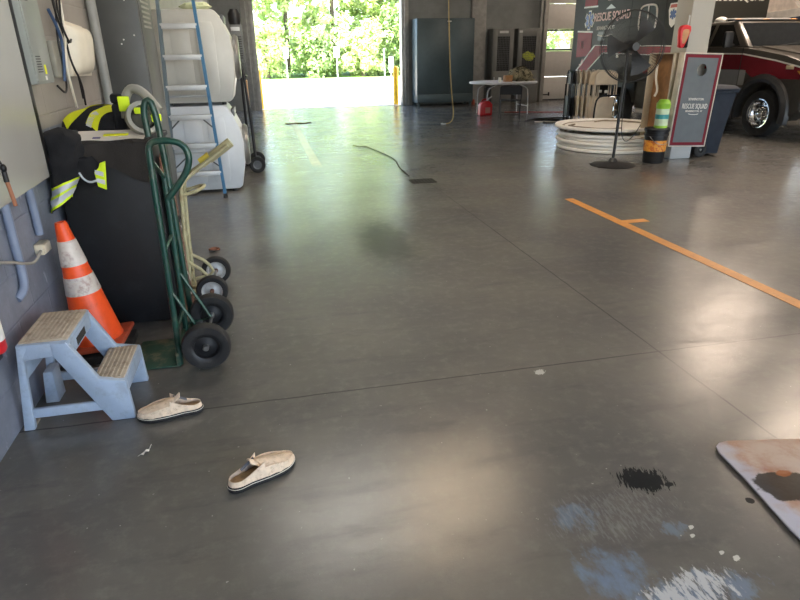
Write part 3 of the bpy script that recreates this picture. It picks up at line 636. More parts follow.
# brown sheets leaning on the bin's side
for k, (y0, y1, z0, z1, dx, mm, lb_) in enumerate(((3.62, 3.84, 0.0, 0.98, 0.0, M['rust'], 'rusty brown panel with torn white paper leaning on bin side'), (3.65, 3.87, 0.0, 0.72, 0.03, mat('brown_card', (116, 78, 60), 0.9, dirt=(200, 190, 176), dirt_amt=0.6, scale=20), 'shorter brown cardboard sheet with pale torn patches behind hand truck'))):
    def f(u, v, y0=y0, y1=y1, z0=z0, z1=z1, dx=dx, k=k):
        y = y0 + (y1 - y0) * u; z = z0 + (z1 - z0) * v
        return (BX1 + 0.016 + dx * .6 + 0.012 * (1 - v) + 0.010 * noise.noise(Vector((y * 9, z * 7, k))), y + 0.02 * noise.noise(Vector((z * 9, k, 1))), max(0.003, z + 0.03 * (noise.noise(Vector((y * 20, k, 4))) if v > .95 else 0)))
    o = G().grid(f, 14, 24, thick=0.008).one('leaning_sheet', mm, lb_, 'sheet')
    rnd = random.Random(k + 3)
    for q in range(9):
        u0, v0, du, dv = rnd.uniform(0, .8), rnd.uniform(.05, .85), rnd.uniform(.08, .25), rnd.uniform(.03, .10)
        pg_ = [(rnd.uniform(.6, 1) * math.cos(2 * PI * i / 7), rnd.uniform(.6, 1) * math.sin(2 * PI * i / 7)) for i in range(7)]
        b = bmesh.new(); vs = [b.verts.new(Vector(f(min(1, max(0, u0 + du * (.5 + .5 * a_))), min(.94, max(0, v0 + dv * (.5 + .5 * c_))))) + Vector((0.010 + 0.01 * rnd.random(), 0, 0))) for a_, c_ in pg_]
        b.faces.new(vs); G().merge(b).build('torn_paper', M['paper'] if q % 3 else M['fabric_brown'], o, smooth=False)
t = thing('green_post', 'tall green steel post with arched top beside the black bin', 'post', (-0.55, 3.5, 0))
G().tube([(-0.595, 3.42, 1.12), (-0.60, 3.42, 1.25), (-0.575, 3.42, 1.31), (-0.548, 3.42, 1.28), (-0.535, 3.42, 1.12), (-0.53, 3.42, 0.7), (-0.525, 3.42, 0.02)], 0.017, 12, smooth=1).build('tube', M['green_metal'], t)
G().box(-0.56, -0.49, 3.385, 3.455, 0.0, 0.02, 0.004).build('foot_plate', M['green_metal'], t)

# ------------------------------------------------------------------ green hand truck
t = thing('green_hand_truck', 'dark green hand truck with black wheels standing by the black bin', 'hand truck', (-0.45, 3.1, 0))
gm = M['green_metal']
Y0, Y1 = 2.97, 3.28
for y in (Y0, Y1):
    if y == Y0: pts = [(-0.548, y, 0.01), (-0.535, y, 0.55), (-0.528, y, 1.09), (-0.520, y, 1.135), (-0.49, y, 1.15), (-0.42, y, 1.148), (-0.372, y, 1.128), (-0.352, y, 1.075), (-0.37, y, 1.01), (-0.42, y, 0.945), (-0.478, y, 0.88)]
    else: pts = [(-0.548, y, 0.01), (-0.535, y, 0.5), (-0.528, y, 0.95)]
    G().tube(pts, 0.0155, 12, smooth=2).build('rail', gm, t)
G().tube([(-0.528, Y0, 1.07), (-0.528, Y1, 0.93)], 0.010, 10).build('crossbar', gm, t)
for z in (0.2, 0.62): G().tube([(-0.54, Y0, z), (-0.54, Y1, z)], 0.011, 10).build('crossbar', gm, t)
G().box(-0.79, -0.555, Y0 - 0.02, Y1 + 0.02, 0.003, 0.011, 0.003).box(-0.565, -0.545, Y0 - 0.02, Y1 + 0.02, 0.003, 0.08, 0.003).build('toe_plate', mat('worn_green_plate', (40, 76, 60), 0.5, 0.2, dirt=(128, 116, 92), dirt_amt=0.8, scale=6), t)
for y in (Y0, Y1):
    G().tube([(-0.535, y, 0.42), (-0.40, y, 0.125), (-0.545, y, 0.10)], 0.009, 8).build('wheel_brace', gm, t)
G().tube([(-0.40, Y0 - 0.075, 0.123), (-0.40, Y1 + 0.075, 0.123)], 0.009, 10).build('axle', M['steel'], t)
for y, s in ((Y0 - 0.055, -1), (Y1 + 0.055, 1)):
    wh = wheel(t, (-0.40, y, 0.123), (0, -1, 0), 0.123, 0.075, M['black'], 0.072, hub=M['steel'])
# beige hand truck
t = thing('beige_hand_truck', 'worn beige hand truck with bent handle and grey hubbed wheels', 'hand truck', (-0.5, 3.98, 0))
bm_ = M['beige_metal']
Y0, Y1 = 3.90, 4.07
for y in (Y0, Y1):
    yy = 3.98
    G().tube([(-0.575, y, 0.05), (-0.565, y, 0.4), (-0.545, y, 0.72), (-0.535, y, 0.775), (-0.49, y * .6 + yy * .4, 0.815), (-0.40, y * .5 + yy * .5, 0.875), (-0.232, y * .5 + yy * .5, 0.99)], 0.014, 12, smooth=2).build('rail', bm_, t)
G().tube([(-0.36, 3.985, 0.905), (-0.215, 3.985, 1.004)], 0.030, 14).build('grip', bm_, t)
tag(G().tube([(-0.41, 3.985, 0.882), (-0.35, 3.985, 0.922)], 0.0315, 14).build('tape_wrap', mat('yellow_tape', (206, 186, 70), 0.5), t), 'yellow tape wrap')
G().tube([(-0.55, Y0, 0.70), (-0.42, Y0, 0.735), (-0.41, Y1, 0.735), (-0.55, Y1, 0.70)], 0.011, 10, smooth=1).build('handle_brace', bm_, t)
for z in (0.15, 0.42): G().tube([(-0.57, Y0, z), (-0.57, Y1, z)], 0.010, 10).build('crossbar', bm_, t)
G().box(-0.600, -0.575, Y0 - 0.06, Y1 + 0.06, 0.004, 0.012, 0.003).box(-0.585, -0.566, Y0 - 0.06, Y1 + 0.06, 0.004, 0.09, 0.003).build('toe_plate', bm_, t)
for y in (Y0, Y1):
    G().tube([(-0.568, y, 0.27), (-0.47, y - 0.02 if y == Y0 else y + 0.02, 0.20), (-0.43, y - 0.03 if y == Y0 else y + 0.03, 0.105), (-0.57, y, 0.09)], 0.011, 10, smooth=1).build('wheel_brace', bm_, t)
G().tube([(-0.43, 3.76, 0.10), (-0.43, 4.25, 0.10)], 0.009, 10).build('axle', M['steel'], t)
hubg = mat('pale_hub', (176, 178, 178), 0.4, 0.2, dirt=(120, 90, 66), dirt_amt=0.4)
for y in (3.79, 4.20): wheel(t, (-0.43, y, 0.10), (0, -1, 0), 0.10, 0.058, hubg, 0.064, hub=M['rust'])

# ------------------------------------------------------------------ traffic cone
t = thing('traffic_cone', 'orange traffic cone with two dirty white bands leaning at the wall', 'traffic cone', (-0.992, 3.245, 0.065), (0, R(-5), R(4)))
og = mat('cone_orange', (240, 84, 30), 0.45, var=0.08, dirt=(150, 66, 40), dirt_amt=0.25)
def cr(z): return 0.128 - (0.128 - 0.030) * z / 0.655
g = G().lathe([(cr(0) + 0.012, 0.018), (cr(0.02), 0.03), (cr(0.655), 0.665), (0.026, 0.678), (0.018, 0.678), (0.018, 0.5)], (0, 0, 0), (0, 0, 1), 40)
g.build('cone_body', og, t, local=True)
dw = mat('dirty_reflective', (206, 196, 186), 0.45, var=0.1, dirt=(150, 110, 100), dirt_amt=0.7, scale=12)
for z0, z1 in ((0.29, 0.385), (0.445, 0.575)): tag(G().lathe([(cr(z0) + 0.0005, z0 + 0.01), (cr(z0) + 0.0025, z0 + 0.01), (cr(z1) + 0.0025, z1 + 0.01), (cr(z1) + 0.0005, z1 + 0.01)], (0, 0, 0), (0, 0, 1), 40).build('reflective_band', dw, t, local=True), 'dirty white reflective band')
G().box(-0.158, 0.152, -0.158, 0.152, 0.0, 0.028, 0.010, Matrix.Rotation(R(-6), 4, 'Z'), 3).build('base', mat('worn_orange_base', (176, 74, 44), 0.6, dirt=(84, 58, 46), dirt_amt=0.7, scale=9), t, local=True)
t = G().box(-0.165, 0.165, -0.165, 0.165, 0, 0.045, 0.01).one('cone_base_weight', M['rubber'], 'black rubber base slab on the floor under the orange traffic cone', 'base slab', loc=(-0.992, 3.245, 0.0), rot=(0, 0, R(2)), local=True)

# ------------------------------------------------------------------ step stool
t = thing('step_stool', 'worn blue-grey plastic two-step stool with beige ribbed treads by wall', 'step stool', (-0.93, 2.66, 0))
sb = mat('stool_blue', (152, 168, 188), 0.45, var=0.05, dirt=(120, 122, 122), dirt_amt=0.3, scale=10)
tr = mat('stool_tread', (176, 164, 146), 0.8, var=0.08, dirt=(124, 108, 88), dirt_amt=0.6, scale=16)
ZT, ZL = 0.415, 0.205
YA, YC = 2.53, 2.83
for s, y in ((-1, YA), (1, YC)):
    g = G(); a, b = (y - 0.03, y) if s < 0 else (y, y + 0.03)
    # back leg, top beam, sloping front leg, bottom rail
    g.prism([(-1.150, 0), (-1.105, 0), (-1.075, 0.345), (-1.05, 0.385), (-1.05, ZT - 0.012), (-1.092, ZT - 0.012)], 'y', a, b, 0.006)
    g.prism([(-1.085, 0.335), (-0.93, 0.345), (-0.888, ZT - 0.05), (-0.900, ZT - 0.012), (-1.092, ZT - 0.012)], 'y', a + 0.001, b - 0.001, 0.005)
    g.prism([(-0.96, ZT - 0.012), (-0.900, ZT - 0.012), (-0.805, ZL + 0.01), (-0.70, ZL - 0.012), (-0.690, 0.0), (-0.79, 0.0), (-0.96, 0.345)], 'y', a - 0.004 if s < 0 else a + 0.001, b - 0.001 if s < 0 else b + 0.004, 0.006)
    g.prism([(-1.14, 0.055), (-0.80, 0.055), (-0.815, 0.10), (-1.138, 0.10)], 'y', a + 0.006, b - 0.006, 0.004)
    g.build('side_frame', sb, t)
G().box(-1.152, -1.110, YA - 0.028, YA + 0.06, 0, 0.012, 0.003).build('foot_pad', mat('foot_dirty', (150, 140, 124), 0.7), t)
G().box(-1.095, -0.892, YA - 0.028, YC + 0.028, ZT - 0.035, ZT - 0.008, 0.008).box(-1.100, -1.086, YA - 0.01, YC + 0.01, 0.24, ZT - 0.02, 0.004).build('top_step', sb, t)
G().box(-0.905, -0.889, YA, YC, ZT - 0.085, ZT - 0.02, 0.004).build('top_lip', sb, t)
G().box(-0.845, -0.700, YA - 0.028, YC + 0.028, ZL - 0.03, ZL - 0.006, 0.007).box(-0.715, -0.700, YA - 0.01, YC + 0.01, ZL - 0.075, ZL - 0.02, 0.004).build('lower_step', sb, t)
tag(G().box(-0.8895, -0.8875, 2.60, 2.73, ZT - 0.075, ZT - 0.04).build('worn_lettering', M['fabric_brown'], t, smooth=False), 'dark worn patch on the lip')
def ribs(x0, x1, z):
    g = G().box(x0, x1, YA - 0.012, YC + 0.012, z - 0.012, z, 0.004)
    k = int((x1 - x0) / 0.019)
    for i in range(k): g.box(x0 + 0.008 + i * 0.019, x0 + 0.019 + i * 0.019, YA - 0.004, YC + 0.004, z - 0.002, z + 0.003, 0.0012)
    return g
tag(ribs(-1.086, -0.897, ZT).build('top_tread', tr, t), 'beige ribbed tread')
tag(ribs(-0.838, -0.708, ZL).build('lower_tread', tr, t), 'beige ribbed tread')
G().prism([(-1.13, 0.0), (-1.07, 0.0), (-1.07, 0.16), (-1.11, 0.16)], 'y', YC - 0.10, YC + 0.002, 0.004).build('rear_corner', sb, t)

# ------------------------------------------------------------------ slip-on shoes
def shoe(name, label, loc, yaw, seed):
    t = thing(name, label, 'shoe', loc, (0, 0, yaw), 'pair of worn slip-on shoes')
    Lh = 0.138
    def hw(x):      # half width along the length, toe at +x
        u = (x + Lh) / (2 * Lh); u = min(1, max(0, u))
        e = min(1, (u / 0.16)) ; f = min(1, ((1 - u) / 0.24))
        base = 0.036 + 0.013 * math.sin(PI * min(1, max(0, (u - .3) / .75)))
        return base * math.sqrt(max(0, 1 - (1 - e) ** 2)) * math.sqrt(max(0, 1 - (1 - f) ** 2))
    def ring(k, n, gr=0.0):
        a = 2 * PI * k / n; x = -Lh * math.cos(a); y = hw(x) * (1 if math.sin(a) >= 0 else -1)
        y += 0.008 * (x / Lh) * (1 if seed else -1) * 0.5
        return (x * (1 + gr / Lh), y * (1 + gr / 0.045) if abs(y) > 0 else 0)
    N = 44
    so = [ring(k, N, 0.004) for k in range(N)]
    G().prism(so, 'z', 0.0, 0.024, 0.003).build('sole', M['rubber'], t, local=True)
    tag(G().prism([ring(k, N, 0.0050) for k in range(N)], 'z', 0.017, 0.0195).build('sole_line', M['offwhite'], t, local=True), 'pale line around the sole')
    cv = mat('shoe_canvas' + str(seed), (222, 200, 174), 0.9, var=0.1, bump=0.4, bscale=250, dirt=(150, 116, 88), dirt_amt=0.5, scale=30)
    ins = mat('shoe_insole' + str(seed), (150, 122, 90), 0.9, dirt=(90, 70, 54), dirt_amt=0.5, scale=20)
    G().prism([ring(k, N, -0.005) for k in range(N)], 'z', 0.022, 0.030, 0.002).build('insole', ins, t, local=True)
    g = G()      # low wall around the foot
    def wall(u, v):
        k = u * N; x, y = ring(k, N, 0.001); x2, y2 = ring(k, N, -0.004)
        top = 0.045 + 0.02 * max(0, math.sin(PI * min(1, max(0, (x + 0.10) / 0.2))))
        return (x + (x2 - x) * v, y + (y2 - y) * v, 0.022 + (top - 0.022) * v)
    g.grid(wall, N, 4, thick=0.003); g.build('side_wall', cv, t, local=True)
    def up(u, v):   # vamp over the toes
        x = -0.012 + (Lh + 0.001 + 0.012) * u; a = PI * v
        hgt = (0.080 - 0.040 * u ** 0.9 + 0.004 * noise.noise(Vector((u * 5, v * 5, seed * 3)))) * (1 if u < .97 else .8)
        w_ = hw(min(x, Lh - 0.003)) + 0.001
        if u > 0.985: w_ *= 0.6
        return (x + 0.012 * (1 - u) * math.cos(a * 2) * .4, w_ * math.cos(a) + 0.003 * noise.noise(Vector((u * 6, v * 4, seed))), 0.022 + (hgt - 0.022) * math.sin(a) ** 0.75)
    vm = G().grid(up, 18, 20, thick=0.003).build('vamp', cv, t, local=True)
    def tongue(u, v):
        a = (v - .5) * 2
        return (-0.010 - 0.038 * u, 0.024 * a * (1 - .25 * u), 0.073 + 0.030 * u - 0.014 * a * a + 0.003 * noise.noise(Vector((u * 6, v * 6, seed + 5))))
    G().grid(tongue, 8, 8, thick=0.004).build('tongue', cv, t, local=True)
    def side(s):
        return lambda u, v: (-0.005 - 0.075 * u, s * (hw(-0.005 - 0.075 * u) + 0.001 - 0.006 * v), 0.040 + v * (0.042 * (1 - u) ** 1.2 + 0.006))
    for s in (-1, 1): G().grid(side(s), 10, 6, thick=0.003).build('quarter', cv, t, local=True)
    tag(G().grid(lambda u, v: (-0.02 - 0.055 * u, (0.030 - 0.012 * v) * (1 if seed else -1), 0.074 - 0.028 * u + 0.010 * math.sin(v * PI)), 6, 6, thick=0.003).build('lining_flap', mat('grey_lining' + str(seed), (92, 92, 96), 0.9), t, local=True), 'folded grey lining')
    g = G()
    for i in range(10): g.box(0.02 + i * 0.009, 0.025 + i * 0.009, -0.001 + 0.02, 0.001 + 0.02, 0.072 - i * 0.0022, 0.074 - i * 0.0022)
    return t
shoe('slip_on_shoe', 'worn beige slip-on shoe with dark sole beside the blue step stool', (-0.538, 2.490, 0), R(187), 0)
shoe('slip_on_shoe', 'worn beige slip-on shoe lying alone in the middle of floor', (-0.135, 1.955, 0), R(27), 1)

# ------------------------------------------------------------------ far wall: cabinet, lockers
tc = mat('teal_cabinet', (62, 78, 84), 0.4, 0.2, var=0.05)
t = thing('steel_cabinet', 'wide dark teal double-door steel cabinet right of the big doorway', 'cabinet', (5.45, 18.75, 0))
G().box(4.58, 6.34, 18.43, 19.05, 0.10, 2.43, 0.01).build('body', tc, t)
for x0, x1 in ((4.60, 5.565), (5.575, 6.32)): 
    dr = G().box(x0, x1, 18.405, 18.43, 0.36, 2.41, 0.006).build('door', tc, t)
G().box(5.55, 5.57, 18.385, 18.41, 1.1, 1.3, 0.004).build('handle', M['blackmetal'], t)
tag(G().box(5.50, 5.62, 18.40, 18.406, 2.33, 2.36).build('name_plate', M['alu'], t, smooth=False), 'small silver plate')
G().box(4.58, 6.34, 18.415, 18.43, 0.10, 0.34, 0.004).build('kick_panel', tc, t)
for x in (4.62, 6.24): G().box(x, x + 0.06, 18.45, 18.51, 0.0, 0.10, 0.004).build('leg', tc, t)
for x in (4.62, 6.24): G().box(x, x + 0.06, 18.95, 19.01, 0.0, 0.10, 0.004).build('leg', tc, t)
G().box(4.36, 4.42, YB - 0.10, YB - 0.062, 0.55, 0.66, 0.006).one('door_switch', M['alu'], 'small metal switch on the door jamb left of teal cabinet', 'switch')
lg = mat('locker_grey', (112, 114, 112), 0.5, 0.15, var=0.05)
def mesh_locker(x0, x1, label):
    t = thing('wire_door_locker', label, 'locker', ((x0 + x1) / 2, 18.8, 0), group='pair of grey lockers')
    G().box(x0, x1, 18.68, 19.15, 0.0, 2.15, 0.006).build('body', lg, t)
    dr = G().box(x0 + 0.03, x1 - 0.03, 18.655, 18.68, 0.06, 0.95, 0.004).box(x0 + 0.03, x0 + 0.14, 18.655, 18.68, 0.95, 2.11, 0.004).box(x1 - 0.14, x1 - 0.03, 18.655, 18.68, 0.95, 2.11, 0.004).box(x0 + 0.14, x1 - 0.14, 18.655, 18.68, 1.93, 2.11, 0.004).build('door', lg, t)
    dr2 = G().box(x0 + 0.14, x1 - 0.14, 18.672, 18.679, 0.95, 1.93).build('opening_shade_sheet', mat('locker_shade', (46, 47, 47), 0.8), t, smooth=False)  # dark sheet on the solid body, paints the dim inside behind the mesh
    g = G(); k = 16
    for i in range(k + 1):
        z = 0.95 + 0.98 * i / k; g.box(x0 + 0.14, x1 - 0.14, 18.660, 18.663, z - 0.004, z + 0.004)
    for i in range(9):
        x = x0 + 0.14 + (x1 - x0 - 0.28) * i / 8; g.box(x - 0.004, x + 0.004, 18.660, 18.663, 0.95, 1.93)
    g.build('wire_mesh', M['grey_metal'], dr, smooth=False)
    G().box(x0 + 0.06, x0 + 0.085, 18.635, 18.656, 0.62, 0.78, 0.004).build('handle', M['alu'], t)
    return t
l1 = mesh_locker(7.02, 7.70, 'grey mesh-door locker with pale name plate left of its twin')
tag(G().box(7.22, 7.50, 18.648, 18.655, 2.02, 2.085).build('name_plate', M['alu'], l1, smooth=False), 'pale name plate')
l2 = mesh_locker(7.84, 8.56, 'grey mesh-door locker with yellow-green cloth inside next to white door')
G().ball((8.24, 18.668, 1.36), 0.17, 0.009, 0.11, wob=0.7, wf=2.2).one('yellow_cloth', mat('yellow_green_cloth', (176, 186, 70), 0.8), 'yellow-green cloth seen behind the locker mesh', 'cloth')
G().box(7.86, 7.96, 18.650, 18.655, 2.03, 2.09).one('white_sticker', M['alu'], 'small pale sticker on the top left of right-hand locker', 'sticker', smooth=False)
# small clutter by the cabinet base
G().ball((6.40, 18.55, 0.11), 0.05, 0.05, 0.05).box(6.36, 6.44, 18.5, 18.6, 0.0, 0.10, 0.01).one('orange_can', mat('orange_brown', (150, 70, 50), 0.6), 'small orange-brown can on floor at right foot of teal cabinet', 'can')

# ------------------------------------------------------------------ round table and things on it
tw = mat('table_white', (222, 224, 230), 0.5, var=0.03)
def round_table_parts(t, r, z, upside=False, m_=None):
    """a folding table, top z above its base"""
    m_ = m_ or tw
    s = 1
    G().lathe([(0, -0.012), (r - 0.06, -0.012), (r - 0.05, -0.045), (r - 0.012, -0.045), (r, -0.036), (r, -0.010), (r - 0.010, 0.0), (0, 0.0)], (0, 0, z), (0, 0, 1), 64).build('tabletop', m_, t, local=True)
TX, TY, TZ = 6.13, 15.45, 0.795
t = thing('round_table', 'white round folding table with silver legs before the grey lockers', 'table', (TX, TY, 0))
round_table_parts(t, 0.87, TZ)
for sx in (-0.45, 0.45):
    for sy in (-0.36, 0.36):
        G().tube([(sx * 0.6, sy, TZ - 0.05), (sx * 1.1, sy, TZ - 0.14), (sx * 1.22, sy, TZ - 0.22), (sx * 1.25, sy, 0.0)], 0.014, 10, smooth=1).build('leg', M['alu'], t, local=True)
    G().tube([(sx * 1.24, -0.36, 0.2), (sx * 1.24, 0.36, 0.2)], 0.010, 8).build('leg_brace', M['alu'], t, local=True)
    G().tube([(sx * 1.1, 0, TZ - 0.13), (sx * 0.2, 0, TZ - 0.045)], 0.010, 8).build('folding_brace', M['alu'], t, local=True)
t = thing('backpack', 'camouflage backpack lying on the white round table', 'backpack', (6.48, 15.4, TZ))
cm = NT('camouflage'); c1 = cm.mix(cm.ramp(cm.noise(9, 3), 0.42, 0.5), lin((92, 88, 66)), lin((150, 140, 112))); c1 = cm.mix(cm.ramp(cm.noise(14, 3, cm.mapping(loc=(4, 2, 1))), 0.56, 0.62), c1, lin((62, 60, 48))); cm.set(Base_Color=c1, Roughness=0.9)
G().ball((6.56, 15.40, TZ + 0.165), 0.31, 0.20, 0.18, wob=0.18, n=28).build('main_body', cm.m, t)
G().ball((6.38, 15.26, TZ + 0.14), 0.14, 0.12, 0.14, wob=0.2).build('pocket', cm.m, t)
G().ball((6.70, 15.24, TZ + 0.12), 0.15, 0.10, 0.12, wob=0.2).build('pocket', cm.m, t)
G().tube([(6.42, 15.32, TZ + 0.31), (6.52, 15.28, TZ + 0.36), (6.64, 15.28, TZ + 0.35), (6.72, 15.30, TZ + 0.29)], 0.014, 8, smooth=2).build('strap', mat('olive_strap', (70, 68, 50), 0.9), t)
G().ball((6.88, 15.38, TZ + 0.03), 0.09, 0.07, 0.03, wob=0.4).one('dark_pouch', cm.m, 'flat dark pouch beside the backpack on the round table', 'pouch')
G().box(6.06, 6.25, 15.12, 15.28, TZ, TZ + 0.15, 0.006).one('cardboard_box', mat('cardboard', (178, 128, 84), 0.85), 'small brown cardboard box on round table beside the backpack', 'box')
G().lathe([(0, 0), (0.036, 0), (0.038, 0.01), (0.038, 0.105), (0.034, 0.115), (0, 0.115)], (5.86, 15.0, TZ), (0, 0, 1), 20).one('white_cup', M['white'], 'small white cup standing near the front of the round table', 'cup')
# gas can
t = thing('gas_can', 'red plastic fuel can on the floor under the round table', 'fuel can', (5.55, 15.02, 0))
G().prism([(5.40, 0.0), (5.71, 0.0), (5.72, 0.03), (5.72, 0.27), (5.66, 0.335), (5.58, 0.36), (5.47, 0.335), (5.40, 0.27), (5.39, 0.03)], 'y', 15.06, 15.26, 0.02).build('body', M['red'], t)
G().tube([(5.45, 15.16, 0.32), (5.49, 15.16, 0.385), (5.60, 15.16, 0.395), (5.65, 15.16, 0.345)], 0.016, 10, smooth=1).build('handle', M['red'], t)
G().tube([(5.60, 15.14, 0.35), (5.63, 15.13, 0.40), (5.71, 15.11, 0.46)], 0.016, 10).build('spout', M['alu'], t)
tag(G().box(5.53, 5.66, 15.052, 15.059, 0.06, 0.20).build('label', mat('can_label', (170, 120, 110), 0.6), t, smooth=False), 'faded printed label')

# ------------------------------------------------------------------ folding chairs
def chair_open(name, label, loc, rz, m_frame, m_seat, group):
    t = thing(name, label, 'folding chair', loc, (0, 0, rz), group)     # sitter faces +y
    W_ = 0.25
    for s in (-1, 1):
        G().tube([(s * W_, 0.24, 0.0), (s * W_, 0.10, 0.30), (s * W_, -0.17, 0.72)], 0.011, 8).build('front_leg', m_frame, t, local=True)
        G().tube([(s * (W_ - .03), -0.24, 0.0), (s * (W_ - .03), 0.16, 0.42)], 0.010, 8).build('rear_leg', m_frame, t, local=True)
    G().tube([(-W_, -0.165, 0.71), (-W_ + .03, -0.178, 0.755), (0, -0.182, 0.765), (W_ - .03, -0.178, 0.755), (W_, -0.165, 0.71)], 0.011, 8, smooth=1).build('back_frame', m_frame, t, local=True)
    G().grid(lambda u, v: ((u - .5) * 2 * (W_ - .004), -0.150 - 0.03 * math.cos((u - .5) * 2.6) - 0.03 * (v - .5), 0.56 + 0.19 * v - 0.03 * abs(u - .5) ** 4 * 16 * v), 14, 8, thick=0.014).build('backrest', m_seat, t, local=True)
    G().box(-W_ + 0.015, W_ - 0.015, -0.16, 0.21, 0.415, 0.445, 0.012).build('seat', m_seat, t, local=True)
    G().tube([(-W_, 0.19, 0.12), (W_, 0.19, 0.12)], 0.009, 8).build('stretcher', m_frame, t, local=True)
    G().tube([(-W_ + .03, -0.15, 0.10), (W_ - .03, -0.15, 0.10)], 0.009, 8).build('stretcher', m_frame, t, local=True)
    return t
cb = mat('chair_black', (36, 40, 44), 0.5)
chair_open('folding_chair', 'open black folding chair pulled up to the white round table', (5.82, 14.15, 0), R(-20), M['blackmetal'], cb, 'folding chairs')
def chair_folded(label, loc, rz, tilt_, mf, mp, group, panel=True):
    t = thing('folded_chair', label, 'folding chair', loc, (tilt_, 0, rz), group)  # plane x-z, thin in y
    W_, H_ = 0.22, 1.14
    G().tube([(-W_, 0, 0), (-W_, 0, H_ - 0.14), (-W_ + 0.03, 0, H_ - 0.04), (-W_ + 0.12, 0, H_), (W_ - 0.12, 0, H_), (W_ - 0.03, 0, H_ - 0.04), (W_, 0, H_ - 0.14), (W_, 0, 0)], 0.013, 8, smooth=2).build('frame', mf, t, local=True)
    G().tube([(-W_ + 0.035, 0.022, 0.02), (-W_ + 0.035, 0.022, 0.88), (W_ - 0.035, 0.022, 0.88), (W_ - 0.035, 0.022, 0.02)], 0.010, 8).build('leg_frame', mf, t, local=True)
    G().grid(lambda u, v: ((u - .5) * 2 * (W_ - .01), 0.012 * math.cos((u - .5) * 3) - 0.014, H_ - 0.25 + 0.23 * v - 0.05 * abs((u - .5) * 2) ** 6 * v), 14, 6, thick=0.010).build('backrest', mp, t, local=True)
    G().box(-W_ + 0.03, W_ - 0.03, -0.012, 0.012, 0.27, 0.66, 0.008).build('seat', mp, t, local=True)
    return t
tan = mat('chair_beige', (230, 214, 190), 0.5, var=0.06)
tanf = mat('chair_beige_frame', (216, 202, 182), 0.4)
gp = 'beige folding chairs stacked upright'
first = chair_folded('beige folded chair, outermost in the upright row nearest the garage door', (6.16, 11.55, 0), R(72), 0, tanf, tan, gp)
lbl = ['beige folded chair, second from the outer end of the upright row', 'beige folded chair in the middle of the upright row', 'beige folded chair, second from the rescue truck in upright row', 'beige folded chair, last of the upright row nearest the rescue truck']
for k in range(4): dup(first, (6.16 + 0.088 * (k + 1), 11.52 - 0.03 * k, 0), (0, 0, R(72)), lbl[k])
bf = chair_folded('black folded chair standing outside the beige row, nearest the garage door', (6.0, 11.62, 0), R(74), 0, M['blackmetal'], cb, 'black folded chairs')
dup(bf, (6.08, 11.60, 0), (0, 0, R(73)), 'black folded chair between the outer black one and beige row')
fc = chair_folded('beige folded chair facing out with a small white label on panel', (6.44, 10.98, 0), R(-8), 0, tanf, tan, 'folded chairs facing out')
tag(G().box(-0.02, 0.04, -0.020, -0.016, 0.74, 0.79).build('label', M['white'], fc, local=True, smooth=False), 'small white label')
dup(fc, (6.40, 11.12, 0), (0, 0, R(-8)), 'beige folded chair standing just behind the labelled one')
bt = thing('black_cart_frame', 'black bent tube cart rail in front of the beige folded chairs', 'cart', (6.42, 10.75, 0))
G().tube([(6.14, 10.78, 0.06), (6.14, 10.78, 0.58), (6.20, 10.78, 0.68), (6.30, 10.78, 0.705), (6.60, 10.70, 0.71), (6.62, 10.70, 0.64), (6.62, 10.70, 0.06)], 0.016, 10, smooth=2).build('rail', M['blackmetal'], bt)
G().box(6.10, 6.64, 10.66, 10.84, 0.05, 0.09, 0.01).build('deck', M['blackmetal'], bt)
for x in (6.14, 6.60): G().lathe([(0, -0.012), (0.03, -0.012), (0.03, 0.012), (0, 0.012)], (x, 10.75, 0.03), (0, 1, 0), 16).build('wheel', M['rubber'], bt)

# ------------------------------------------------------------------ stack of round tables
tt = mat('stack_white', (240, 236, 228), 0.5, var=0.04)
tl = mat('stack_leg_tan', (150, 138, 122), 0.45, 0.2)
SX, SY = 5.60, 9.28
words = ['lowest', 'second from the bottom', 'third from the bottom', 'third from the top', 'second from the top']
def stacked_table(x, y, z, label):
    t = thing('stacked_round_table', label, 'folding table', (x, y, z), group='stack of round folding tables')
    r = 0.84
    # lies upside down: smooth top below, rim and folded legs above
    G().lathe([(0, 0.0), (r - 0.012, 0.0), (r, 0.010), (r, 0.040), (r - 0.014, 0.052), (r - 0.05, 0.052), (r - 0.06, 0.016), (0, 0.016)], (0, 0, 0), (0, 0, 1), 72).build('tabletop', tt, t, local=True)
    for s in (-1, 1):
        G().tube([(s * 0.30, -0.42, 0.030), (s * 0.62, -0.36, 0.034), (s * 0.62, 0.36, 0.034), (s * 0.30, 0.42, 0.030)], 0.012, 8, smooth=1).build('folded_leg', tl, t, local=True)
    G().lathe([(r - 0.16, 0.016), (r - 0.14, 0.026), (r - 0.12, 0.016)], (0, 0, 0), (0, 0, 1), 64).build('rib', tl, t, local=True)
    return t
offs = [(0, 0), (0.03, 0.02), (-0.015, 0.02), (0.035, 0.0), (-0.01, 0.01), (0.0, -0.01)]
z = 0.0
first = stacked_table(SX, SY, 0.0, 'white round folding table lying flat, lowest of the stack behind the fan')
for k in range(1, 6):
    z += 0.056
    if k < 5: dup(first, (SX + offs[k][0], SY + offs[k][1], z), (0, 0, 0.12 * k), 'white round folding table lying flat, %s of the stack' % words[k])
z += 0.02
dup(first, (SX - 0.06, SY - 0.01, z + 0.03), (0, 0, 0.5), 'white round folding table lying flat, topmost of the stack behind the fan')

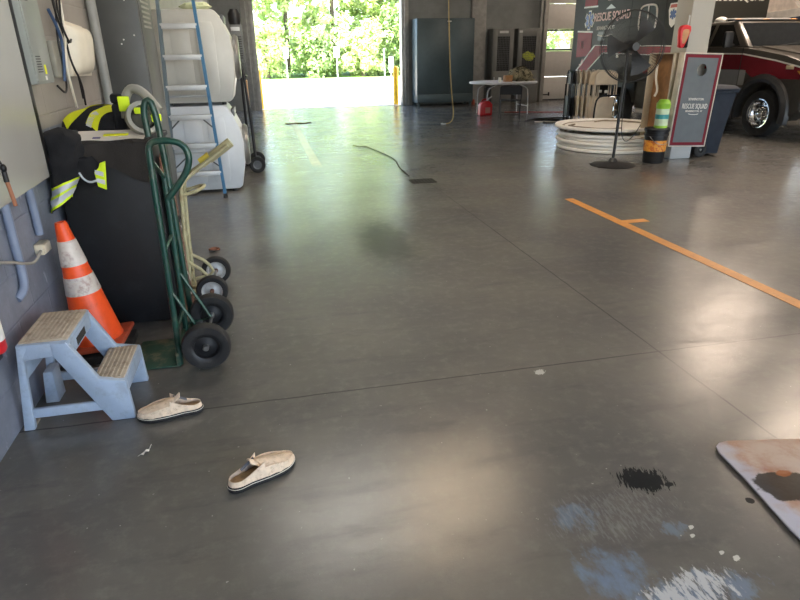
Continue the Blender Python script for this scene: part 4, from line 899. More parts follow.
# ------------------------------------------------------------------ pedestal fan
FX, FY = 4.74, 7.68
t = thing('pedestal_fan', 'big black pedestal fan with round wire cage before the round tables', 'fan', (FX, FY, 0))
fm = mat('fan_black', (40, 40, 40), 0.45, 0.2)
G().lathe([(0, 0), (0.30, 0.0), (0.305, 0.008), (0.27, 0.02), (0.07, 0.05), (0.04, 0.10), (0, 0.10)], (FX, FY, 0), (0, 0, 1), 40).build('base', fm, t)
G().tube([(FX, FY, 0.05), (FX + 0.035, FY, 1.50)], 0.020, 14).build('pole', fm, t)
FC = Vector((FX + 0.075, FY - 0.03, 1.535)); fd = Vector((-0.06, -1, 0.02)).normalized()
u_, w_, _ = frame(fd); RC = 0.435
cage = G()
for off, rr in ((0.0, RC), (0.09, RC * .99), (0.045, RC * 1.005)):
    cage.tube([FC + fd * (off - 0.045) + (u_ * math.cos(a) + w_ * math.sin(a)) * rr for a in [2 * PI * k / 56 for k in range(56)]], 0.0075 if off == 0.045 else 0.004, 8, closed=True)
cg = cage.build('cage_rim', fm, t)
wires = G()
for front in (-1, 1):
    for k in range(72):
        a = 2 * PI * k / 72; e = u_ * math.cos(a) + w_ * math.sin(a)
        wires.tube([FC + fd * front * 0.085 + e * 0.07, FC + fd * front * 0.08 + e * RC * .6, FC + fd * front * 0.04 + e * RC], 0.0016, 4)
    for rr in (0.14, 0.25, 0.35):
        wires.tube([FC + fd * front * 0.08 + (u_ * math.cos(a) + w_ * math.sin(a)) * rr for a in [2 * PI * k / 40 for k in range(40)]], 0.0018, 4, closed=True)
tag(wires.build('cage_wires', fm, t), kind='stuff')
G().lathe([(0, -0.06), (0.05, -0.06), (0.06, 0.0), (0.05, 0.09), (0, 0.095)], FC, fd, 24).build('hub', fm, t)
G().lathe([(0, 0.0), (0.075, 0.0), (0.085, 0.06), (0.075, 0.17), (0.04, 0.20), (0, 0.20)], FC - fd * 0.06, -fd, 24).tube([FC - fd * 0.12, FC - fd * 0.13 + Vector((0, 0, -0.12)), Vector((FX + 0.035, FY, 1.44))], 0.022, 10).build('motor', fm, t)
for k in range(3):
    a0 = 2 * PI * k / 3 + 1.0
    def bl_(u, v, a0=a0):
        r = 0.05 + 0.31 * u; a = a0 + (v - .5) * (0.80 - 0.2 * (1 - u)) ; e = u_ * math.cos(a) + w_ * math.sin(a)
        return FC + e * r + fd * (0.05 * (v - .5))
    G().grid(bl_, 8, 8, thick=0.003).build('blade', fm, t)
G().tube([(FX + 0.09, FY + 0.06, 1.40), (FX + 0.10, FY + 0.06, 1.0), (FX + 0.10, FY + 0.05, 0.48), (FX + 0.14, FY + 0.05, 0.34), (FX + 0.22, FY + 0.05, 0.30), (FX + 0.33, FY + 0.06, 0.40), (FX + 0.40, FY + 0.06, 0.52)], 0.006, 8, smooth=2).build('power_cord', M['black'], t)

# ------------------------------------------------------------------ by the pillar
t = thing('bucket', 'black plastic bucket with orange label on the floor beside pillar', 'bucket', (5.40, 7.72, 0))
BC = (5.40, 7.72, 0)
G().lathe([(0, 0), (0.135, 0.0), (0.14, 0.01), (0.155, 0.37), (0.165, 0.375), (0.165, 0.40), (0.157, 0.405), (0.157, 0.43), (0.166, 0.435), (0.166, 0.465), (0, 0.465)], BC, (0, 0, 1), 36).build('body', M['black'], t)
lb = NT('bucket_label'); x, y, z = lb.sep()
lb.set(Base_Color=lb.mix(lb.ramp(lb.noise(26, 3), 0.5, 0.6), lin((222, 150, 50)), lin((190, 96, 40))), Roughness=0.5)
tag(G().lathe([(0.1455, 0.165), (0.1490, 0.165), (0.1545, 0.315), (0.1515, 0.315)], BC, (0, 0, 1), 36).build('label', lb.m, t), 'orange printed label')
G().lathe([(0.168, 0.44), (0.172, 0.45), (0.172, 0.47), (0.165, 0.478), (0, 0.478)], BC, (0, 0, 1), 36).build('lid', M['black'], t)
G().tube([(5.245, 7.68, 0.40), (5.28, 7.57, 0.30), (5.40, 7.545, 0.26), (5.51, 7.58, 0.30), (5.55, 7.68, 0.40)], 0.004, 6, smooth=2).build('bail_handle', M['steel'], t)
t = thing('wipes_canister', 'green and white plastic canister standing on the black bucket lid', 'canister', (5.46, 7.74, 0.478))
JC = (5.46, 7.74, 0.478)
lg_ = mat('lime_plastic', (150, 200, 60), 0.45)
G().lathe([(0, 0), (0.085, 0), (0.088, 0.01), (0.088, 0.27), (0.078, 0.30), (0, 0.30)], JC, (0, 0, 1), 28).build('body', mat('pale_green_plastic', (196, 212, 176), 0.45), t)
tag(G().lathe([(0.0885, 0.12), (0.0905, 0.12), (0.0905, 0.18), (0.0885, 0.18)], JC, (0, 0, 1), 28).build('label', mat('teal_label', (60, 150, 150), 0.5), t), 'teal label band')
G().lathe([(0.083, 0.0), (0.0895, 0.0), (0.0895, 0.03), (0.083, 0.03)], JC, (0, 0, 1), 28).build('foot_ring', lg_, t)
G().lathe([(0.0905, 0.255), (0.094, 0.26), (0.094, 0.325), (0.075, 0.345), (0.06, 0.375), (0, 0.378)], JC, (0, 0, 1), 28).box(5.46, 5.555, 7.725, 7.755, 0.478 + 0.33, 0.478 + 0.36, 0.008).build('cap', lg_, t)
# cornhole boards
bg = mat('board_grey', (100, 105, 108), 0.6, var=0.05, spec=0.3)
t = thing('cornhole_board', 'grey bag-toss board with maroon border and round hole against pillar front', 'bag-toss board', (5.94, 7.75, 0.19), (0, R(2.2), 0))
bx0, bx1, bz0, bz1, by = 5.63, 6.235, 0.19, 1.445, 7.745
hc, hr = Vector((5.945, 0, 1.225)), 0.078
def plate(x0, x1, z0, z1, y0, y1, hole=True):
    """rectangle with a round hole, in the x-z plane"""
    b = bmesh.new(); K = 32
    cir = [(hc.x + hr * math.cos(2 * PI * k / K), hc.z + hr * math.sin(2 * PI * k / K)) for k in range(K)]
    def proj(k):
        a = 2 * PI * k / K; dx, dz = math.cos(a), math.sin(a); ts = []
        if dx > 1e-9: ts.append((x1 - hc.x) / dx)
        if dx < -1e-9: ts.append((x0 - hc.x) / dx)
        if dz > 1e-9: ts.append((z1 - hc.z) / dz)
        if dz < -1e-9: ts.append((z0 - hc.z) / dz)
        m_ = min(ts); return [hc.x + dx * m_, hc.z + dz * m_]
    ou = [proj(k) for k in range(K)]
    for cxz in ((x0, z0), (x1, z0), (x0, z1), (x1, z1)):
        k = min(range(K), key=lambda i: (ou[i][0] - cxz[0]) ** 2 + (ou[i][1] - cxz[1]) ** 2); ou[k] = list(cxz)
    L = []
    for yy in (y0, y1): L.append(([b.verts.new((p[0], yy, p[1])) for p in cir], [b.verts.new((p[0], yy, p[1])) for p in ou]))
    for k in range(K):
        j = (k + 1) % K
        for (ci, oo) in L: b.faces.new((ci[k], ci[j], oo[j], oo[k]))
        b.faces.new((L[0][0][k], L[0][0][j], L[1][0][j], L[1][0][k])); b.faces.new((L[0][1][k], L[0][1][j], L[1][1][j], L[1][1][k]))
    bmesh.ops.recalc_face_normals(b, faces=b.faces[:]); return b
G().merge(plate(bx0 + 0.012, bx1 - 0.012, bz0 + 0.012, bz1 - 0.012, by, by + 0.016)).build('deck', bg, t, smooth=False)
e = G()
e.box(bx0, bx0 + 0.014, by - 0.002, by + 0.12, bz0, bz1, 0.002).box(bx1 - 0.014, bx1, by - 0.002, by + 0.12, bz0, bz1, 0.002).box(bx0, bx1, by - 0.002, by + 0.12, bz0, bz0 + 0.014, 0.002).box(bx0, bx1, by - 0.002, by + 0.12, bz1 - 0.014, bz1, 0.002)
e.build('side_frame', mat('frame_offwhite', (206, 196, 178), 0.55), t)
m_ = G()
a0, a1 = 0.022, 0.062
m_.box(bx0 + a0, bx0 + a1, by - 0.0012, by + 0.001, bz0 + a0, bz1 - a0).box(bx1 - a1, bx1 - a0, by - 0.0012, by + 0.001, bz0 + a0, bz1 - a0).box(bx0 + a1, bx1 - a1, by - 0.0012, by + 0.001, bz0 + a0, bz0 + a1).box(bx0 + a1, bx1 - a1, by - 0.0012, by + 0.001, bz1 - a1, bz1 - a0)
tag(m_.build('border_stripe', M['maroon'], t, smooth=False), 'maroon painted border')
base = Vector((0, by - 0.0005, 0)) - Vector(t.location)
def bt_(s, z, size, wdt): text('lettering', s, size, t, M['whitepaint'], face((5.94 + base.x, by - 0.003 - t.location.y, z - t.location.z), (1, 0, 0), (0, 0, 1)), wdt)
bt_('RESCUE SQUAD', 0.745, 0.095, 0.40); bt_('BENNINGTON', 0.84, 0.045, 0.24); bt_('BENNINGTON, VT', 0.68, 0.036, 0.27)
G().tube([(5.86, by - 0.002, 0.645), (5.90, by - 0.002, 0.635), (5.98, by - 0.002, 0.635), (6.02, by - 0.002, 0.645)], 0.004, 6, smooth=1).build('underline', M['whitepaint'], t)
t = thing('cornhole_board', 'second bag-toss board seen from its open brown plywood back', 'bag-toss board', (5.68, 8.2, 0.19))
G().box(5.755, 5.775, 7.93, 8.50, 0.24, 1.45, 0.003).build('deck', M['wood'], t)
G().box(5.645, 5.757, 7.93, 7.945, 0.24, 1.45, 0.003).box(5.645, 5.757, 8.485, 8.50, 0.24, 1.45, 0.003).box(5.645, 5.757, 7.945, 8.485, 0.24, 0.255, 0.003).box(5.645, 5.757, 7.945, 8.485, 1.435, 1.45, 0.003).build('side_frame', mat('frame_tan', (190, 176, 150), 0.6), t)
G().tube([(5.66, 8.30, 1.30), (5.64, 8.27, 1.1), (5.67, 8.22, 0.95), (5.64, 8.24, 0.86)], 0.016, 8, smooth=2).one('hanging_cloth', M['offwhite'], 'twisted pale cord hanging inside the open back of plywood board', 'cord')
# red bag on a hook
t = thing('red_bag', 'red and tan pouch hanging from hook on the pillar corner', 'bag', (5.66, 7.82, 1.5))
def hb(sc, y):
    return [(5.665 + sc * a, 1.655 + sc * b) for a, b in ((-0.055, -0.14), (0.0, -0.15), (0.045, -0.05), (0.085, 0.07), (0.075, 0.13), (0.0, 0.145), (-0.06, 0.13), (-0.08, 0.08), (-0.075, 0.0))]
G().prism(hb(1.0, 0), 'y', 7.775, 7.86, 0.02).build('body', M['red'], t)
tag(G().prism(hb(0.62, 0), 'y', 7.770, 7.782, 0.004).build('front_panel', mat('tan_panel', (190, 140, 100), 0.7), t), 'tan front panel')
G().box(5.69, 5.735, 7.785, 7.86, 1.51, 1.74, 0.015).build('side_gusset', M['fabric_black'], t)
G().tube([(5.782, 7.90, 1.90), (5.74, 7.86, 1.92), (5.72, 7.82, 1.88), (5.71, 7.82, 1.79)], 0.008, 8, smooth=1).build('hook', M['alu'], t)
# wheelie bin
t = thing('wheelie_bin', 'dark blue-grey wheeled refuse bin standing behind the maroon-bordered board', 'refuse bin', (6.47, 8.15, 0))
wb_ = mat('bin_plastic', (42, 48, 58), 0.75, bump=0.1, spec=0.25)
g = G(); b = bmesh.new(); vs = []
for (x0, x1, y0, y1, z) in ((6.26, 6.645, 7.95, 8.36, 0.03), (6.24, 6.67, 7.93, 8.39, 0.35), (6.205, 6.725, 7.87, 8.45, 0.90)):
    vs.append([b.verts.new((x0, y0, z)), b.verts.new((x1, y0, z)), b.verts.new((x1, y1, z)), b.verts.new((x0, y1, z))])
b.faces.new(vs[0][::-1]); b.faces.new(vs[-1])
for p, q in zip(vs, vs[1:]):
    for k in range(4): b.faces.new((p[k], p[(k + 1) % 4], q[(k + 1) % 4], q[k]))
bmesh.ops.recalc_face_normals(b, faces=b.faces[:]); bmesh.ops.bevel(b, geom=b.edges[:], offset=0.015, segments=2, affect='EDGES', profile=.5)
g.merge(b).build('body', wb_, t)
G().box(6.185, 6.745, 7.85, 8.47, 0.90, 0.935, 0.012).build('rim', wb_, t)
G().prism([(7.83, 0.935), (8.49, 0.935), (8.49, 0.96), (8.40, 1.0), (7.95, 1.0), (7.83, 0.96)], 'x', 6.185, 6.745, 0.012).build('lid', wb_, t)
for y in (7.90, 8.40): wheel(t, (6.29, y, 0.11), (0, -1 if y < 8 else 1, 0), 0.11, 0.045, M['black'], 0.06, hub=M['steel'])
G().cyl((6.29, 7.90, 0.11), (6.29, 8.40, 0.11), 0.012).build('axle', M['steel'], t)

# ------------------------------------------------------------------ hanging rope and floor cords
rp = mat('yellow_rope', (170, 150, 100), 0.8)
t = thing('hanging_rope', 'yellow pull rope hanging from above in front of teal cabinet to floor', 'rope', (4.12, 13.6, 0))
G().tube([(4.02, 13.6, 4.98), (4.08, 13.6, 2.5), (4.13, 13.6, 1.2), (4.19, 13.58, 0.5), (4.22, 13.55, 0.28), (4.19, 13.5, 0.10), (4.10, 13.45, 0.03), (4.0, 13.42, 0.02)], 0.013, 8, smooth=2).build('rope', rp, t)
G().tube([(4.0, 13.42, 0.02), (3.92, 13.40, 0.02), (3.90, 13.48, 0.02), (3.96, 13.50, 0.02)], 0.013, 8, smooth=1).build('hook', M['alu'], t)
G().tube([(6.3, 15.7, .01), (6.9, 15.5, .01), (7.3, 15.3, .01), (7.9, 15.1, .01), (8.3, 15.2, .01)], 0.010, 8, smooth=2).one('reddish_cable', mat('red_cord', (150, 60, 50), 0.6), 'thin reddish cord on the floor right of the round table', 'cord')
G().tube([(5.9, 13.4, .012), (6.3, 13.8, .012), (6.9, 13.9, .012), (7.2, 13.6, .012), (6.8, 13.3, .012), (6.3, 13.2, .012), (6.1, 12.9, .012), (6.5, 12.8, .012), (6.9, 13.1, .012), (6.7, 13.6, .012), (6.2, 13.5, .012)], 0.014, 8, smooth=2).one('coiled_cable', M['black'], 'loosely coiled black cord on the floor left of the beige chairs', 'cord')
G().tube([(6.05, 13.2, .011), (6.4, 13.0, .011), (6.6, 12.7, .011), (6.9, 12.75, .011)], 0.012, 8, smooth=2).one('pale_cable', M['offwhite'], 'short pale cord lying beside the coiled black cord', 'cord')
G().tube([(0.50, 14.9, .01), (0.62, 14.8, .01), (0.72, 15.0, .01), (0.85, 14.8, .01), (1.1, 14.95, .01)], 0.012, 8, smooth=2).one('doorway_twig', mat('dry_twig', (120, 110, 60), 0.8), 'small dry twig lying on floor inside the big doorway', 'twig')

# ------------------------------------------------------------------ rescue truck (box body, side to us)
RX = 6.78
t = thing('rescue_truck', 'dark grey rescue truck with red stripe and lettering behind the fan', 'truck', (7.65, 11.2, 0))
rg = mat('truck_dark_grey', (62, 63, 60), 0.5, 0.0, var=0.04, spec=0.2)
rr = mat('truck_red', (140, 28, 38), 0.5, var=0.05, spec=0.25)
RY0, RY1 = 9.42, 13.15
plan = [(RX, RY0), (RX + 0.42, RY0 + 0.02), (8.40, 10.98), (8.40, RY1), (RX, RY1)]
g = G().prism(plan, 'z', 0.95, 3.05, 0.03)
g.box(RX, 8.40, 12.2, RY1, 0.42, 0.96, 0.01).prism([(RX, RY0 + 0.02), (RX + 0.4, RY0 + 0.04), (7.75, 10.5), (RX, 10.5)], 'z', 0.50, 0.96, 0.01).box(RX + 0.25, 8.2, 10.95, 12.3, 0.55, 0.96, 0.01)
g.build('body', rg, t)
bandm = lambda pts, m_, d=0.006: G().prism(pts, 'x', RX - d, RX + 0.002).build('stripe', m_, t, smooth=False)
bandm([(12.10, 1.44), (RY0, 1.40), (RY0, 1.535), (12.10, 1.585)], rr)
bandm([(12.10, 1.585), (12.85, 1.05), (12.62, 0.98), (11.78, 1.45)], rr, 0.0066)
bandm([(12.16, 1.600), (RY0, 1.550), (RY0, 1.535), (12.16, 1.585)], M['whitepaint'], 0.007)
bandm([(11.80, 1.455), (RY0, 1.40), (RY0, 1.385), (11.80, 1.440)], M['whitepaint'], 0.007)
bandm([(12.18, 1.59), (12.93, 1.05), (12.88, 1.05), (12.12, 1.59)], M['whitepaint'], 0.007)
bandm([(11.82, 1.45), (12.62, 0.97), (12.57, 0.97), (11.77, 1.45)], M['whitepaint'], 0.007)
bandm([(12.30, 1.40), (12.90, 1.36), (12.90, 1.86), (12.30, 1.83)], rr)
bandm([(12.28, 1.83), (12.92, 1.86), (12.92, 1.89), (12.28, 1.86)], M['whitepaint'], 0.007)
bandm([(12.20, 2.33), (12.70, 2.34), (12.70, 2.7), (12.20, 2.7)], rr)
bandm([(12.17, 2.30), (12.73, 2.31), (12.73, 2.34), (12.17, 2.33)], M['whitepaint'], 0.007)
def side(y, z): return face((RX - 0.004 - t.location.x, y - t.location.y, z - t.location.z), (0, -1, 0), (0, 0, 1))
pinkish = mat('lettering_pink_white', (226, 190, 184), 0.5)
text('lettering', 'RESCUE SQUAD', 0.21, t, pinkish, side(11.62, 2.105), 1.30, 0.004)
text('lettering', 'BENNINGTON, VT', 0.10, t, M['whitepaint'], side(11.80, 1.905), 0.66)
text('lettering', 'R', 0.2, t, M['whitepaint'], side(12.66, 1.60), 0.12)
text('lettering', '24', 0.26, t, pinkish, side(11.5, 2.47), 0.62)
G().tube([(RX - 0.004, 12.08, 1.785), (RX - 0.004, 11.9, 1.755), (RX - 0.004, 11.7, 1.755), (RX - 0.004, 11.53, 1.785)], 0.010, 6, smooth=2).build('scroll_mark', M['whitepaint'], t)
G().prism([(11.5, 2.24), (11.85, 2.24), (11.67, 2.32)], 'x', RX - 0.006, RX).build('emblem_peak', M['alu'], t, smooth=False)
def star(cy, cz, r, m_in, m_out, name):
    for (rr_, mm, d) in ((r, m_out, 0.006), (r * .86, m_in, 0.008)):
        g = G()
        for k in range(3):
            a = PI / 3 * k + PI / 2; e = (math.cos(a), math.sin(a)); p = (-e[1], e[0]); hw_ = r * 0.24 * (1.18 if mm is m_out else 1)
            g.prism([(cy + e[0] * rr_ * s1 + p[0] * hw_ * s2, cz + e[1] * rr_ * s1 + p[1] * hw_ * s2) for s1, s2 in ((1, 1), (1, -1), (-1, -1), (-1, 1))], 'x', RX - d - 0.0004 * k, RX)
        g.build(name, mm, t, smooth=False)
blue = mat('star_blue', (54, 84, 150), 0.4)
star(12.46, 2.07, 0.185, blue, M['whitepaint'], 'star_emblem')
G().tube([(RX - 0.010, 12.46, 1.95), (RX - 0.010, 12.46, 2.19)], 0.010, 6).tube([(RX - 0.010, 12.49, 2.16), (RX - 0.010, 12.42, 2.12), (RX - 0.010, 12.49, 2.06), (RX - 0.010, 12.43, 2.0)], 0.008, 6, smooth=1).build('star_staff', M['whitepaint'], t)
cy, cz = 9.70, 2.04
G().prism([(cy - 0.13, cz + 0.06), (cy - 0.10, cz + 0.16), (cy + 0.10, cz + 0.16), (cy + 0.13, cz + 0.06), (cy + 0.07, cz - 0.16), (cy, cz - 0.21), (cy - 0.07, cz - 0.16)], 'x', RX - 0.006, RX).build('shield_patch', M['whitepaint'], t, smooth=False)
G().prism([(cy - 0.10, cz + 0.09), (cy - 0.08, cz + 0.14), (cy + 0.08, cz + 0.14), (cy + 0.10, cz + 0.09)], 'x', RX - 0.008, RX).build('shield_band', mat('patch_red', (190, 90, 80), 0.5), t, smooth=False)
star(cy, cz - 0.01, 0.085, blue, blue, 'shield_star')
# window with white surround
wy0, wy1, wz0, wz1 = 10.14, 10.66, 1.80, 2.22
G().tube([(RX - 0.008, wy0 + .06, wz0), (RX - 0.008, wy1 - .06, wz0), (RX - 0.008, wy1, wz0 + .08), (RX - 0.008, wy1, wz1 - .08), (RX - 0.008, wy1 - .08, wz1), (RX - 0.008, wy0 + .08, wz1), (RX - 0.008, wy0, wz1 - .08), (RX - 0.008, wy0, wz0 + .08)], 0.016, 8, closed=True, smooth=2).box(RX - 0.016, RX, (wy0 + wy1) / 2 - 0.012, (wy0 + wy1) / 2 + 0.012, wz0, wz1).build('window_frame', M['whitepaint'], t)
G().box(RX - 0.006, RX, wy0 + 0.01, wy1 - 0.01, wz0 + 0.01, wz1 - 0.01).build('window_pane', mat('smoked_pane', (18, 19, 18), 0.4, spec=0.15), t, smooth=False)
for y in (9.92, 10.95): G().box(RX - 0.006, RX + 0.0, y - 0.006, y + 0.006, 0.75, 3.0).build('door_seam', M['black'], t, smooth=False)
for k in range(2):
    g = G()
    for i in range(22): g.box(RX - 0.005, RX, 9.44 + k * 0.07, 9.48 + k * 0.07, 1.60 + i * 0.066, 1.635 + i * 0.066)
    g.build('checker_stripe', pinkish, t, smooth=False)
G().box(RX - 0.03, RX, 9.50, 9.58, 1.40, 1.52, 0.01).box(RX - 0.02, RX, 11.20, 11.28, 1.36, 1.44, 0.006).build('side_lamp', M['whitepaint'], t)
G().box(RX - 0.008, RX, 11.80, 12.05, 1.68, 1.84).build('grey_placard', M['grey_metal'], t, smooth=False)
G().prism([(12.62 + 0.12 * math.cos(a), 1.14 + 0.15 * math.sin(a) + 0.05 * math.sin(5 * a)) for a in [2 * PI * k / 20 for k in range(20)]], 'x', RX - 0.006, RX).build('pale_decal', pinkish, t, smooth=False)
text('lettering', 'EMERGENCY', 0.09, t, rr, side(9.9, 1.13), 0.9)
chrome_w = [(0, 0.08), (0.05, 0.08), (0.07, 0.05), (0.16, 0.02), (0.23, 0.10), (0.25, 0.10), (0.25, 0.06), (0.22, -0.05), (0, -0.05)]
for y in (11.35,):
    for x in (RX + 0.16, 8.28): wheel(t, (x, y, 0.41), (-1 if x < 7 else 1, 0, 0), 0.41, 0.26, M['chrome'], 0.24, chrome_w)
G().box(RX + 0.02, RX + 0.1, 9.5, 10.5, 0.42, 0.50, 0.01).build('running_board', M['alu'], t)

# ------------------------------------------------------------------ pickup truck, nose towards us (-y)
t = thing('pickup_truck', 'black silver and maroon pickup truck with chrome wheel behind the refuse bin', 'pickup truck', (9.65, 10.6, 0))
pb = mat('pickup_black', (66, 62, 56), 0.32, 0.0, var=0.04, coat=0.3)
ps = mat('pickup_silver', (140, 140, 138), 0.3, 0.0, var=0.04, coat=0.3)
pm = mat('pickup_maroon', (128, 32, 44), 0.2, 0.2, var=0.05, coat=0.5)
X0, X1 = 8.68, 10.62; XC = (X0 + X1) / 2; WYc = 9.55; WR = 0.405
arch = [(WYc + 0.52 * math.cos(a), 0.42 + 0.52 * math.sin(a)) for a in [R(-12) + (PI + R(24)) * k / 16 for k in range(17)]]
# side silhouette, front at low y
prof = [(8.72, 0.52), (8.70, 1.12), (8.76, 1.26), (9.2, 1.37), (10.15, 1.50), (11.55, 1.52), (13.3, 1.50), (13.3, 0.62), (12.55, 0.60), (11.2, 0.52), (10.2, 0.50)] + arch
prof = [(8.72, 0.52), (8.70, 1.12), (8.76, 1.26), (9.2, 1.37), (10.15, 1.50), (11.55, 1.52), (13.3, 1.50), (13.3, 0.62), (11.2, 0.52), (10.12, 0.50)] + arch
G().prism(prof, 'x', X0, X0 + 0.34, 0.012).prism(prof, 'x', X1 - 0.34, X1, 0.012).prism([(8.72, 0.62), (8.70, 1.12), (8.78, 1.28), (9.2, 1.40), (10.15, 1.53), (13.3, 1.5), (13.3, 0.62)], 'x', X0 + 0.33, X1 - 0.33, 0.02).build('body', pb, t)
# greenhouse
b = bmesh.new(); belt = [(X0 + 0.03, 10.12), (X1 - 0.03, 10.12), (X1 - 0.03, 12.35), (X0 + 0.03, 12.35)]; roof = [(X0 + 0.20, 10.72), (X1 - 0.20, 10.72), (X1 - 0.20, 12.2), (X0 + 0.20, 12.2)]
A = [b.verts.new((p[0], p[1], 1.50)) for p in belt]; B = [b.verts.new((p[0], p[1], 1.97)) for p in roof]
b.faces.new(A[::-1]); b.faces.new(B)
for k in range(4): b.faces.new((A[k], A[(k + 1) % 4], B[(k + 1) % 4], B[k]))
bmesh.ops.recalc_face_normals(b, faces=b.faces[:]); bmesh.ops.bevel(b, geom=b.edges[:], offset=0.04, segments=3, affect='EDGES', profile=.5)
G().merge(b).build('cab', pb, t)
def quad_panel(pts, name, m_, off, parent=None, th=0.008):
    P = [Vector(p) for p in pts]; nrm = (P[1] - P[0]).cross(P[-1] - P[0]).normalized()
    b = bmesh.new(); a = [b.verts.new(p + nrm * off) for p in P]; c = [b.verts.new(p + nrm * (off + th)) for p in P]
    b.faces.new(a[::-1]); b.faces.new(c); k_ = len(P)
    for k in range(k_): b.faces.new((a[k], a[(k + 1) % k_], c[(k + 1) % k_], c[k]))
    bmesh.ops.recalc_face_normals(b, faces=b.faces[:])
    return G().merge(b).build(name, m_, parent or t, smooth=False)
def cabpt(y, f, side_=0):   # point on the -x cab side, f up the glass
    return (X0 + 0.03 + 0.17 * f, y, 1.50 + 0.47 * f)
quad_panel([cabpt(11.16, 0.08), cabpt(10.36, 0.08), cabpt(10.78, 0.86), cabpt(11.16, 0.88)], 'side_window', M['glass_dark'], 0.0)
quad_panel([cabpt(12.1, 0.08), cabpt(11.26, 0.08), cabpt(11.26, 0.88), cabpt(12.05, 0.86)], 'rear_side_window', M['glass_dark'], 0.0)
ws = lambda u, f: (X0 + 0.03 + 0.17 * f + (X1 - X0 - 0.06 - 0.34 * f) * u, 10.12 + 0.60 * f, 1.50 + 0.47 * f)
wg_ = NT('windscreen_glass'); wg_.set(Base_Color=(0.012, 0.014, 0.016, 1), Roughness=0.05)
quad_panel([ws(0.05, 0.06), ws(0.95, 0.06), ws(0.95, 0.9), ws(0.05, 0.9)], 'windscreen', wg_.m, 0.0)
G().tube([ws(0.35, 0.05), ws(0.62, 0.16)], 0.010, 8).tube([ws(0.72, 0.05), ws(0.93, 0.2)], 0.010, 8).build('wiper', M['black'], t)
G().box(X0 + 0.05, X1 - 0.05, 10.72, 10.82, 1.965, 1.995, 0.012).build('visor_trim', M['blackmetal'], t)
for x in (X0 + 0.35, XC, X1 - 0.35): G().ball((x, 10.9, 1.985), 0.06, 0.10, 0.03).build('roof_lamp', mat('amber_lens', (210, 150, 90), 0.3) if 'amber_lens' not in bpy.data.materials else bpy.data.materials['amber_lens'], t)
G().ball((X0 + 0.42, 11.45, 1.99), 0.10, 0.16, 0.085).build('roof_dome', M['white'], t)
G().box(X0 + 0.35, X1 - 0.3, 11.0, 11.25, 1.965, 2.03, 0.02).build('light_bar', M['alu'], t)
# side colours
quad_panel([(X0, 11.6, 0.86), (X0, 10.05, 0.86), (X0, 10.05, 1.12), (X0, 11.6, 1.12)], 'lower_side', ps, 0.0, th=0.007)
quad_panel([(X0, 11.6, 1.13), (X0, 10.10, 1.13), (X0, 9.92, 1.02), (X0, 9.8, 1.0), (X0, 8.82, 1.0), (X0, 8.80, 1.17), (X0, 9.4, 1.28), (X0, 10.2, 1.385), (X0, 11.6, 1.40)], 'maroon_stripe', pm, 0.0, th=0.006)
quad_panel([(X0, 11.6, 1.40), (X0, 10.2, 1.385), (X0, 9.4, 1.28), (X0, 8.80, 1.17), (X0, 8.80, 1.195), (X0, 9.4, 1.303), (X0, 10.2, 1.408), (X0, 11.6, 1.423)], 'white_pinstripe', M['whitepaint'], 0.0, th=0.008)
G().box(X0 - 0.010, X0, 11.58, 11.60, 0.6, 1.5).box(X0 - 0.009, X0, 10.20, 10.212, 0.6, 1.5).build('door_seam', M['black'], t, smooth=False)
G().box(X0 - 0.03, X0, 11.25, 11.45, 1.20, 1.24, 0.008).build('door_handle', M['chrome'], t)
G().box(X0 - 0.012, X0, 8.98, 9.14, 1.155, 1.215, 0.004).build('fender_badge', mat('badge_cream', (226, 206, 170), 0.4), t)
# fender flare
g = G(); prv = None
ar = [R(-14) + (PI + R(28)) * k / 24 for k in range(25)]
b = bmesh.new(); rows = []
for a in ar:
    c_, s_ = math.cos(a), math.sin(a)
    rows.append([b.verts.new((x, WYc + r_ * c_, 0.42 + r_ * s_)) for x, r_ in ((X0 + 0.02, 0.66), (X0 - 0.05, 0.64), (X0 - 0.085, 0.575), (X0 - 0.07, 0.52), (X0 + 0.05, 0.51))])
for p, q in zip(rows, rows[1:]):
    for k in range(4): b.faces.new((p[k], p[k + 1], q[k + 1], q[k]))
bmesh.ops.recalc_face_normals(b, faces=b.faces[:]); bmesh.ops.solidify(b, geom=b.faces[:], thickness=0.01)
G().merge(b).build('fender_flare', mat('flare_black', (44, 44, 44), 0.35, bump=0.1), t)
# wheels
for (x, s) in ((X0 + 0.06, -1), (X1 - 0.06, 1)):
    for y in (WYc, 12.75):
        wh = wheel(t, (x + 0.04 * -s, y, WR), (s, 0, 0), WR, 0.25, M['chrome'], 0.245, [(0, 0.10), (0.055, 0.10), (0.075, 0.085), (0.078, 0.05), (0.12, 0.045), (0.13, 0.015), (0.19, 0.02), (0.225, 0.06), (0.236, 0.115), (0.256, 0.118), (0.256, 0.06), (0.24, 0.0), (0.24, -0.1), (0, -0.1)])
        if s < 0 and y == WYc:
            cx = x + 0.04 - 0.022
            for k in range(10):
                a = 2 * PI * k / 10; g = G().lathe([(0, 0.0), (0.026, 0.0), (0.026, 0.008), (0, 0.008)], (cx - 0.0, y + 0.175 * math.cos(a), WR + 0.175 * math.sin(a)), (-1, 0, 0), 14)
                tag(g.build('hand_hole', M['black'], wh), 'dark round hole in the wheel disc')
            g = G()
            for k in range(10):
                a = 2 * PI * k / 10 + .3; g.cyl((cx - 0.012, y + 0.10 * math.cos(a), WR + 0.10 * math.sin(a)), (cx - 0.055, y + 0.10 * math.cos(a), WR + 0.10 * math.sin(a)), 0.012, 0.009, 8)
            g.build('lug_nuts', M['chrome'], wh)
